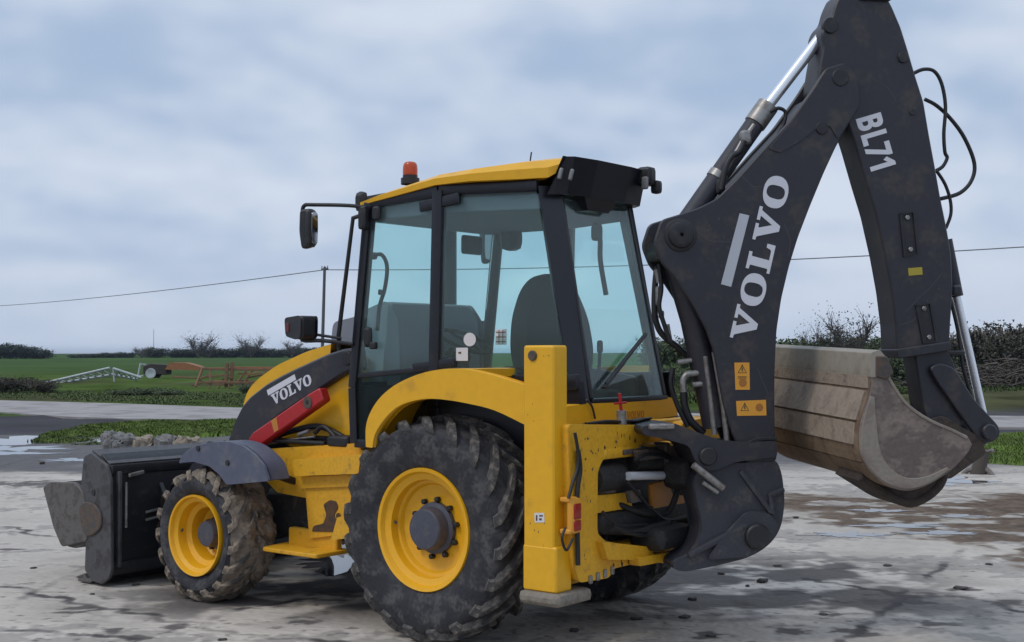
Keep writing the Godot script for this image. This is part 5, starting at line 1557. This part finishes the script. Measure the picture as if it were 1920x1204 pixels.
func sky_picture() -> ImageTexture:
	# even grey cloud cover, a little bluer and darker in places, brighter overhead
	var W := 1024; var H := 512
	var im := Image.create(W, H, false, Image.FORMAT_RGBF)
	var a := noise(71, .55, 5); var b := noise(72, 1.5, 4)
	for y in H:
		var el := PI * (.5 - (y + .5) / H)
		for x in W:
			var az := TAU * (x + .5) / W
			var d := Vector3(sin(az) * cos(el), sin(el), -cos(az) * cos(el))
			if d.y < -.02:
				im.set_pixel(x, y, Color(.30, .31, .33)); continue
			var p: Vector3 = Vector3(d.x, 0, d.z) / (max(d.y, 0.0) + .22)
			var n := a.get_noise_3d(p.x * 1.6, p.z * 1.6, d.y * 2.0)
			var n2 := b.get_noise_3d(p.x * 1.5 + 20.0, p.z * 1.5, d.y * 6.0)
			var n3 := b.get_noise_3d(p.x * 5.0, p.z * 3.4 + 9.0, d.y * 14.0)
			var c := clampf(.53 + n * .72 + n2 * .34 + n3 * .22, 0, 1)
			var blue := Vector3(.39, .505, .69)
			var pale := Vector3(.64, .715, .84)
			var col := blue.lerp(pale, smoothstep(.12, .88, c))
			var up := clampf(d.y, 0, 1)
			col *= 1.0 + .55 * smoothstep(.30, .95, up)
			col = col.lerp(Vector3(.55, .625, .755), (1.0 - smoothstep(0.0, .13, up)) * .75)
			im.set_pixel(x, y, Color(col.x, col.y, col.z))
	return ImageTexture.create_from_image(im)

func _ready() -> void:
	RNG.seed = 20
	var cam := Camera3D.new()
	cam.name = "camera"
	add_child(cam)
	cam.position = Vector3(5.405, 1.799, 6.960)
	cam.rotation = Vector3(deg_to_rad(1.424), deg_to_rad(38.443), deg_to_rad(-.078))
	cam.fov = 28.14; cam.near = .1; cam.far = 6000.0
	cam.current = true
	var env := Environment.new()
	var sky := Sky.new()
	var pm := PanoramaSkyMaterial.new()
	pm.panorama = sky_picture(); pm.energy_multiplier = 1.0
	sky.sky_material = pm
	env.sky = sky; env.background_mode = Environment.BG_SKY
	env.tonemap_mode = Environment.TONE_MAPPER_LINEAR; env.tonemap_exposure = 1.0
	env.sdfgi_enabled = true; env.ssao_enabled = true; env.ssil_enabled = true
	env.fog_enabled = true; env.fog_density = .00016; env.fog_light_color = Color(.70, .76, .86)
	var we := WorldEnvironment.new()
	we.name = "world_environment"; we.environment = env
	add_child(we)
	var sun := DirectionalLight3D.new()
	sun.name = "sun"
	sun.light_energy = .34; sun.light_angular_distance = 16.0; sun.light_color = Color(1.0, .965, .92)
	sun.shadow_enabled = true
	add_child(sun)
	sun.look_at_from_position(Vector3(-1.5, 5.5, 4.2), Vector3.ZERO)
	materials()
	M.bark = plain(Vector3(.085, .072, .062), .9)
	var lf := StandardMaterial3D.new()
	lf.vertex_color_use_as_albedo = true; lf.roughness = .7
	lf.backlight_enabled = true; lf.backlight = Color(.10, .12, .05)
	M.leaf = lf
	ground()
	machine()
	field()

func field() -> void:
	# utility pole and its wire
	var p := thing("utility_pole", "thin grey utility pole with short crossarm standing in the far field", "utility pole", at_site((603.0 - 960) / 2402 * 92, 92))
	var m := Mb.new()
	m.tube([Vector3.ZERO, Vector3(.19, 7.9, -.1)], .13, 8, .10)
	obj("post", m, plain(Vector3(.10, .10, .11), .8), p)
	m = Mb.new()
	m.bar(Vector3(-.15, 7.72, -.1), Vector3(.53, 7.78, -.1), .10, .12)
	obj("crossarm", m, plain(Vector3(.09, .09, .10), .8), p)
	m = Mb.new()
	for x in [-.1, .19, .48]: m.tube([Vector3(x, 7.78, -.1), Vector3(x, 7.98, -.1)], .04, 6)
	obj("insulator", m, plain(Vector3(.25, .25, .26), .4), p)
	var top: Vector3 = p.position + Basis.IDENTITY * Vector3(.19, 7.7, -.1)
	m = Mb.new()
	for span in [[Vector3(-228.254, 9.971, -101.048), 1.1], [Vector3(-7.072, 8.107, -69.783), .55]]:
		var pts := []
		for i in 25:
			var q := i / 24.0
			pts.append(top.lerp(span[0], q) - Vector3(0, 4.0 * span[1] * q * (1.0 - q), 0))
		m.tube(pts, .034, 5)
	tag(obj("overhead_wire", m, plain(Vector3(.15, .16, .18), .8)), "long thin overhead wire sagging across the sky behind the machine", "power line")
	var ms := thing("radio_mast", "very thin pale mast rising beyond the far hedge at left", "mast", at_site((288.0 - 960) / 2402 * 420, 420))
	m = Mb.new()
	m.tube([Vector3.ZERO, Vector3(0, 8.6, 0)], .13, 6, .07)
	obj("pole", m, plain(Vector3(.30, .32, .36), .8), ms)
	m = Mb.new()
	m.bar(Vector3(-.5, 7.6, 0), Vector3(.5, 7.6, 0), .06, .06)
	obj("aerial", m, plain(Vector3(.30, .32, .36), .8), ms)
	implements()
	vegetation()
	loose_things()

func implements() -> void:
	var pale := worn(Vector3(.42, .47, .48), Vector3(.28, .30, .30), .4, .5, 2.0, 61)
	var t := thing("lattice_boom", "pale metal lattice boom lying folded in the grass at left", "lattice boom")
	var parts := [[[Vector3(-66.428, -0.045, -36.973), Vector3(-63.193, 0.903, -39.511)], [Vector3(-66.664, -0.159, -37.556), Vector3(-63.487, 0.498, -40.057)], 9], [[Vector3(-63.013, 0.87, -39.655), Vector3(-61.683, 0.309, -40.729)], [Vector3(-63.487, 0.465, -40.058), Vector3(-62.35, 0.165, -40.97)], 5]]
	for q in parts:
		for c in 2:
			var m := Mb.new()
			m.tube(q[c], .085, 6)
			obj("chord", m, pale, t)
		var k: int = q[2]
		for i in k:
			var m := Mb.new()
			m.tube([q[0][0].lerp(q[0][1], float(i) / k), q[1][0].lerp(q[1][1], (i + .5) / k)], .04, 5)
			m.tube([q[1][0].lerp(q[1][1], (i + .5) / k), q[0][0].lerp(q[0][1], (i + 1.0) / k)], .04, 5)
			obj("brace", m, pale, t)
	var m2 := Mb.new()
	m2.tube([Vector3(-63.012, 0.903, -39.654), Vector3(-62.975, 0.048, -39.711)], .06, 6)
	obj("prop", m2, pale, t)
	# trailer with an orange cover
	var at := at_site((320.0 - 960) / 2402 * 88, 88)
	t = thing("farm_trailer", "low farm trailer with rusty orange cover and a pale wheel, in the field", "trailer", at, YAW)
	var rusty := worn(Vector3(.30, .12, .045), Vector3(.20, .10, .05), .4, .7, 2.0, 62)
	var dark := worn(Vector3(.035, .028, .026), Vector3(.07, .05, .04), .3, .8, 2.0, 63)
	var m := Mb.new()
	m.prism(rounded(pv([-1.7, .30, -.1, .26, -.1, .95, -1.2, 1.02, -1.7, .85]), .1), -.7, .7, .05)
	obj("body", m, dark, t)
	m = Mb.new()
	m.prism(rounded(pv([-.2, .62, .1, 1.10, 1.2, 1.08, 2.2, .80, 2.2, .56]), .12), -.75, .75, .08)
	obj("cover", m, rusty, t)
	for s in [1.0, -1.0]:
		m = Mb.new()
		m.lathe(pv([0, .08, .2, .08, .24, .1, .34, .1, .36, 0, .34, -.1]), 20, 30.0, Vector3(-1.15, .36, .74 * s))
		obj("wheel", m, pale if s > 0 else dark, t)
	m = Mb.new()
	m.bar(Vector3(2.1, .68, 0), Vector3(4.6, .70, 0), .14, .12)
	obj("drawbar", m, rusty, t)
	m = Mb.new()
	m.bar(Vector3(-2.1, .1, .5), Vector3(-1.95, 1.05, .4), .12, .10)
	m.bar(Vector3(-2.3, .15, -.3), Vector3(-1.7, .2, .3), .12, .10)
	m.bar(Vector3(-1.95, 1.0, .4), Vector3(-1.6, .95, .3), .10, .10)
	obj("rear_frame", m, pale, t)
	# rusty cultivator frame
	at = at_site((440.0 - 960) / 2402 * 66, 66)
	t = thing("cultivator", "rust brown cultivator frame with tines standing on rough grass", "cultivator", at, YAW)
	var brown := worn(Vector3(.20, .105, .055), Vector3(.12, .075, .05), .4, .8, 1.5, 64)
	for q in [[[-1.6, 1.0, .3], [2.0, .95, .3], .12], [[-1.5, .32, .6], [1.9, .30, .6], .12], [[-1.6, 1.0, .3], [-1.8, .1, .9], .10], [[-1.2, .9, .3], [-1.1, .2, .6], .10], [[-.35, .05, .4], [-.30, 1.3, .4], .16], [[-.1, .1, .3], [-.05, 1.35, .3], .16], [[.7, .98, .3], [.2, .2, .6], .09], [[1.0, .95, .3], [.5, .15, .6], .09], [[-.2, .7, .4], [-1.3, .6, .4], .09], [[1.6, .95, .3], [1.6, .1, .6], .10]]:
		m = Mb.new()
		m.bar(Vector3(q[0][0], q[0][1], q[0][2]), Vector3(q[1][0], q[1][1], q[1][2]), q[2], q[2])
		obj("frame_bar", m, brown, t)
	var rr := RandomNumberGenerator.new()
	rr.seed = 12
	for i in 12:
		m = Mb.new()
		var p0 := Vector3(rr.randf_range(-1.9, 1.6), rr.randf_range(.15, .8), rr.randf_range(-.2, .8))
		m.bar(p0, p0 + Vector3(rr.randf_range(.4, 1.3) * (1.0 if i % 2 == 0 else -1.0), rr.randf_range(-.25, .25), rr.randf_range(-.3, .3)), .08, .08)
		obj("frame_bar", m, brown if i % 3 > 0 else rusty, t)
	for i in 7:
		m = Mb.new()
		var x := -1.3 + i * .5
		m.tube(spline([Vector3(x, .34, .6), Vector3(x + .18, .25, .6), Vector3(x + .15, .05, .62), Vector3(x, -.05, .62)], 3), .035, 5)
		obj("tine", m, brown, t)
	m = Mb.new()
	m.bar(Vector3(-.2, 1.05, -.4), Vector3(2.4, 1.02, -.4), .16, .14)
	obj("draft_beam", m, rusty, t)

func vegetation() -> void:
	var dense := plant_proto("hedge_bush", 3, 3600, 5, .055, Vector3(.024, .038, .020), .2)
	var bare := plant_proto("bare_tree", 4, 700, 26, .03, Vector3(.050, .054, .046), .7)
	var brown := plant_proto("brown_bush", 5, 3600, 9, .05, Vector3(.060, .052, .034), .15)
	var olive := plant_proto("scrub_bush", 6, 3600, 5, .055, Vector3(.072, .098, .036), .05)
	var protos := [dense, bare, brown, olive]
	for o in protos: o.set_meta("category", "tree" if o == bare else "bush")
	var seen := [false, false, false, false]
	var put := func(kind: int, px: float, w: float, h: float, d: float, label: String, group: String, drop := 0.0) -> void:
		var at := at_site((px - 960.0) / 2402.0 * d, d, -drop)
		var sc := Vector3(w / 2402.0 * d * 1.0, h / 2402.0 * d * 1.05, w / 2402.0 * d * 1.0)
		var o: Node3D = protos[kind]
		if not seen[kind]:
			seen[kind] = true
			o.transform = Transform3D(Basis(Vector3.UP, px).scaled_local(sc), at)
			o.set_meta("label", label)
		else:
			o = copy_of(o, at, px, sc, label)
		if group != "": o.set_meta("group", group)
	# clump at the far left
	var i := 0
	for q in [[-12, 60, 34], [18, 48, 36], [48, 46, 31], [74, 42, 24]]:
		put.call(0, q[0], q[1], q[2], 265.0, "%s dark bush from the left in the clump at the field's left end" % NTH[i], "bushes at the left end of the field", .3)
		i += 1
	# hedge on the horizon, left to right
	i = 0
	for q in [[145, 34, 12], [172, 34, 13], [204, 36, 16], [236, 38, 17], [292, 46, 27], [332, 42, 24], [360, 42, 24], [400, 52, 26], [436, 44, 22], [468, 46, 30], [492, 40, 24], [518, 46, 24], [552, 50, 27], [584, 48, 26], [620, 46, 24]]:
		put.call(0, q[0], q[1], q[2], 290.0, "%s bush from the left in the dark hedge on the horizon" % NTH[i], "bushes of the hedge on the horizon", .5)
		i += 1
	i = 0
	for q in [[266, 34, 24], [372, 66, 46], [392, 40, 34], [470, 56, 44], [548, 44, 36]]:
		put.call(1, q[0], q[1], q[2], 280.0, "%s bare twiggy tree from the left rising out of the horizon hedge" % NTH[i], "bare trees in the hedge", .4)
		i += 1
	# right: hedge on the bank behind the digging arm
	i = 0
	for q in [[1236, 64, 66], [1282, 66, 68], [1330, 66, 66], [1440, 70, 64], [1482, 70, 64], [1526, 74, 66], [1566, 70, 66], [1612, 76, 70], [1656, 76, 70], [1700, 72, 70], [1752, 72, 70]]:
		put.call(3, q[0], q[1], q[2] * 1.12, 96.0, "%s bush from the left in the hedge behind the digging arm" % NTH[i], "bushes behind the digging arm", .2)
		i += 1
	put.call(1, 1600, 110, 110, 92.0, "bare twiggy tree above the hedge between the boom and the dipper", "", .2)
	put.call(1, 1556, 60, 88, 94.0, "small thin bare tree left of the taller twiggy tree", "", .2)
	put.call(1, 1528, 70, 78, 95.0, "low bare sapling above the hedge close to the boom", "", .2)
	i = 0
	for q in [[1796, 90, 84, 82], [1846, 96, 100, 80], [1890, 90, 92, 76], [1934, 110, 104, 78], [1980, 110, 100, 80]]:
		put.call(2, q[0], q[1], q[2], q[3], "%s brown bush from the left on the bank right of the dipper" % NTH[i], "brown bushes right of the dipper", .2)
		i += 1
	i = 0
	for q in [[1830, 60, 36, 58], [1872, 70, 44, 56], [1912, 70, 50, 55], [1800, 60, 34, 60]]:
		put.call(2, q[0], q[1], q[2], q[3], "%s low brown scrub clump below the bushes at the right edge" % NTH[i], "low scrub at the right edge", .1)
		i += 1
	i = 0
	for q in [[1694, 90, 78, 62], [1736, 80, 66, 56], [1660, 90, 70, 66], [1500, 60, 34, 62], [1256, 50, 44, 60], [1290, 50, 38, 58]]:
		put.call(3, q[0], q[1], q[2], q[3], ["green scrub clump seen between bucket plate and dipper", "smaller green scrub clump beside the inner dipper", "green scrub behind the bucket's side cutter", "green scrub behind the bucket lip", "green scrub in the gap right of the cab's rear window", "low green scrub behind the steel ram pipes"][i], "", .1)
		i += 1
	# rough scrub between field and road on the left
	i = 0
	for q in [[8, 60, 34, 58], [44, 60, 30, 60], [82, 50, 28, 58], [236, 60, 16, 55], [280, 60, 18, 56], [316, 50, 15, 55], [470, 40, 22, 58]]:
		put.call(2 if i < 3 else 3, q[0], q[1], q[2], q[3], ["leftmost brown scrub clump on the verge at the picture's left edge", "brown scrub clump beside the leftmost one on the verge", "dark scrub clump by the low end of the pale lattice boom", "low scrub left of middle on the verge above the road", "low wide scrub in the middle of the verge above the road", "low scrub right of middle on the verge above the road", "low scrub on the verge in front of the cultivator"][i], "", .05)
		i += 1
	# brush heap, at the right edge
	var r := RandomNumberGenerator.new()
	r.seed = 77
	var m := Mb.new()
	for k in 420:
		var x := r.randf_range(-4.0, 4.6); var z := r.randf_range(-2.0, 2.0)
		var h: float = max(.1, 1.5 - absf(x) * .22 - absf(z) * .3) * r.randf_range(.1, 1.0)
		var d := Vector3(r.randf_range(-1, 1), r.randf_range(-.3, .4), r.randf_range(-1, 1)).normalized() * r.randf_range(.3, 1.3)
		m.tube([Vector3(x, h, z) - d * .5, Vector3(x, h + .05, z), Vector3(x, h, z) + d * .5], r.randf_range(.015, .07), 4, .012)
	var bh := obj("brush_heap", m, worn(Vector3(.10, .082, .066), Vector3(.05, .04, .034), .5, .9, .8, 65, 0, .25))
	bh.transform = Transform3D(Basis(Vector3.UP, YAW), at_site((1885.0 - 960) / 2402 * 51, 51, -.2))
	tag(bh, "tangled grey brown heap of cut branches at the right edge", "brush heap")
	bh.set_meta("kind", "stuff")
	# grass
	sheet_patch(GRASS_L, 20000, .055, .10, 91, "grass_strip", "bright green grass strip between the road and the concrete yard", "grass", [Vector3(.105, .135, .036), Vector3(.150, .235, .036)])
	sheet_patch(GRASS_R, 10000, .06, .10, 92, "grass_patch", "bright green grass patch at the right beside the bucket link", "grass", [Vector3(.105, .150, .03), Vector3(.150, .240, .034)])
	sheet_patch(pv([-46.006, -20.567, -35.07, -20.806, -28.605, -20.998, -24.601, -23.449, -32.852, -31.81, -56.763, -26.324]), 5000, .05, .20, 93, "verge_grass", "rough dull grass on the verge above the road at left", "grass", [Vector3(.090, .105, .044), Vector3(.105, .150, .045)])
	sheet_patch(pv([-17.095, -28.02, -13.157, -31.446, -8.896, -40.743, -7.462, -44.394, -13.281, -67.659, -31.006, -49.655]), 12000, .08, .24, 94, "bank_grass", "mid green rough grass on the bank behind the digging bucket", "grass", [Vector3(.066, .086, .032), Vector3(.095, .150, .034)])

func loose_things() -> void:
	var tan := worn(Vector3(.30, .245, .185), Vector3(.20, .17, .14), .45, .9, .7, 66, 2.0, .25)
	var grey := worn(Vector3(.20, .195, .19), Vector3(.13, .12, .11), .45, .9, .7, 67, 2.0, .25)
	var i := 0
	for q in [[212, .28, .56, grey, "upright grey stone at the left end of the row behind the loader bucket"], [234, .46, .52, grey, "second stone from the left behind the loader bucket, broad and grey"], [270, .46, .50, tan, "tan stone in the middle of the row behind the loader bucket"], [312, .40, .50, grey, "grey stone right of the tan one behind the loader bucket"], [352, .52, .52, tan, "long tan stone nearest the mudguard behind the loader bucket"]]:
		var o := obj("stone", rock(30 + i, Vector3(q[1], q[2], .40)), q[3])
		o.transform = Transform3D(Basis(Vector3.UP, i * 1.3), at_site((q[0] - 960.0) / 2402 * 21.0, 21.0))
		tag(o, q[4], "stone", "row of stones behind the loader bucket")
		i += 1
	var st := thing("stump", "dark weathered stump leaning on wet ground under the bucket link", "stump", at_site((1832.0 - 960) / 2402 * 19.0, 19.0))
	var m := Mb.new()
	m.tube([Vector3(0, -.02, 0), Vector3(.03, .15, .01), Vector3(.10, .36, .02)], .13, 10, .08)
	obj("trunk", m, M.bark, st)
	m = Mb.new()
	m.tube([Vector3(-.02, .08, .03), Vector3(-.14, .05, .05), Vector3(-.22, -.02, .08)], .05, 7, .03)
	m.tube([Vector3(.06, .10, .0), Vector3(.16, .05, .02), Vector3(.24, -.02, .05)], .05, 7, .03)
	m.tube([Vector3(.09, .30, .02), Vector3(.20, .36, .0), Vector3(.24, .34, .03)], .035, 7, .02)
	obj("root", m, plain(Vector3(.16, .145, .13), .9), st)
	var mud := worn(Vector3(.045, .040, .038), Vector3(.08, .068, .058), .45, .9, .3, 68, 2.0, .3)
	i = 0
	for q in [[1426, 1090, 24, 0.5, "largest dark mud clod on concrete below the slew post's round pin"], [1399, 1098, 9, 0.7, "tiny mud clod just left of the largest clod below the slew post"], [1296, 1123, 16, 0.6, "mud clod between the stabilizer's foot pad and the slew post's lower tip"], [1490, 971, 11, 0.6, "lone small mud clod right of the slew post at the mud's edge"], [1075, 1180, 24, 0.3, "flat mud clod in front of the stabilizer's foot pad at the bottom edge"], [1798, 1103, 28, 0.3, "wide flat mud clod at far right below the digging bucket"], [1192, 1158, 26, 0.2, "left one of two flat mud clods right of the foot pad"], [1282, 1155, 26, 0.25, "right one of two flat mud clods right of the foot pad"], [1540, 1150, 20, 0.2, "flat mud clod among the dark stains right of the foreground's middle"], [176, 1111, 9, 0.5, "tiny mud clod on pale concrete left below the loader bucket"], [257, 1094, 14, 0.4, "mud clod on pale concrete close below the loader bucket's back corner"], [81, 868, 11, 0.8, "lone mud clod near the puddles at the left edge"], [1350, 1075, 14, 0.5, "mud clod close under the bottom edge of the slew post casting"], [1455, 1060, 16, 0.3, "small mud clod just right of the boom foot pin on concrete"], [1660, 1060, 18, 0.3, "small mud clod in front of the brown mud, below the bucket"], [1850, 1058, 14, 0.4, "small mud clod at the near edge of the mud at far right"], [1330, 1190, 20, 0.25, "small mud clod at the bottom edge right of the foot pad"], [420, 1196, 18, 0.3, "small mud clod at the bottom edge below the front wheel"], [66, 1062, 14, 0.3, "small mud clod at the left edge beside the loader bucket jaw"]]:
		var d: float = 1.8 * 2402.0 / (q[1] - 661.0)
		var w: float = q[2] / 2402.0 * d * .72
		var o := obj("mud_clod", rock(60 + i, Vector3(w, w * q[3], w * 1.3)), mud)
		o.transform = Transform3D(Basis(Vector3.UP, i * .9), at_site((q[0] - 960.0) / 2402 * d, d, -w * q[3] * .1))
		tag(o, q[4], "mud clod", "mud clods on the yard")
		i += 1
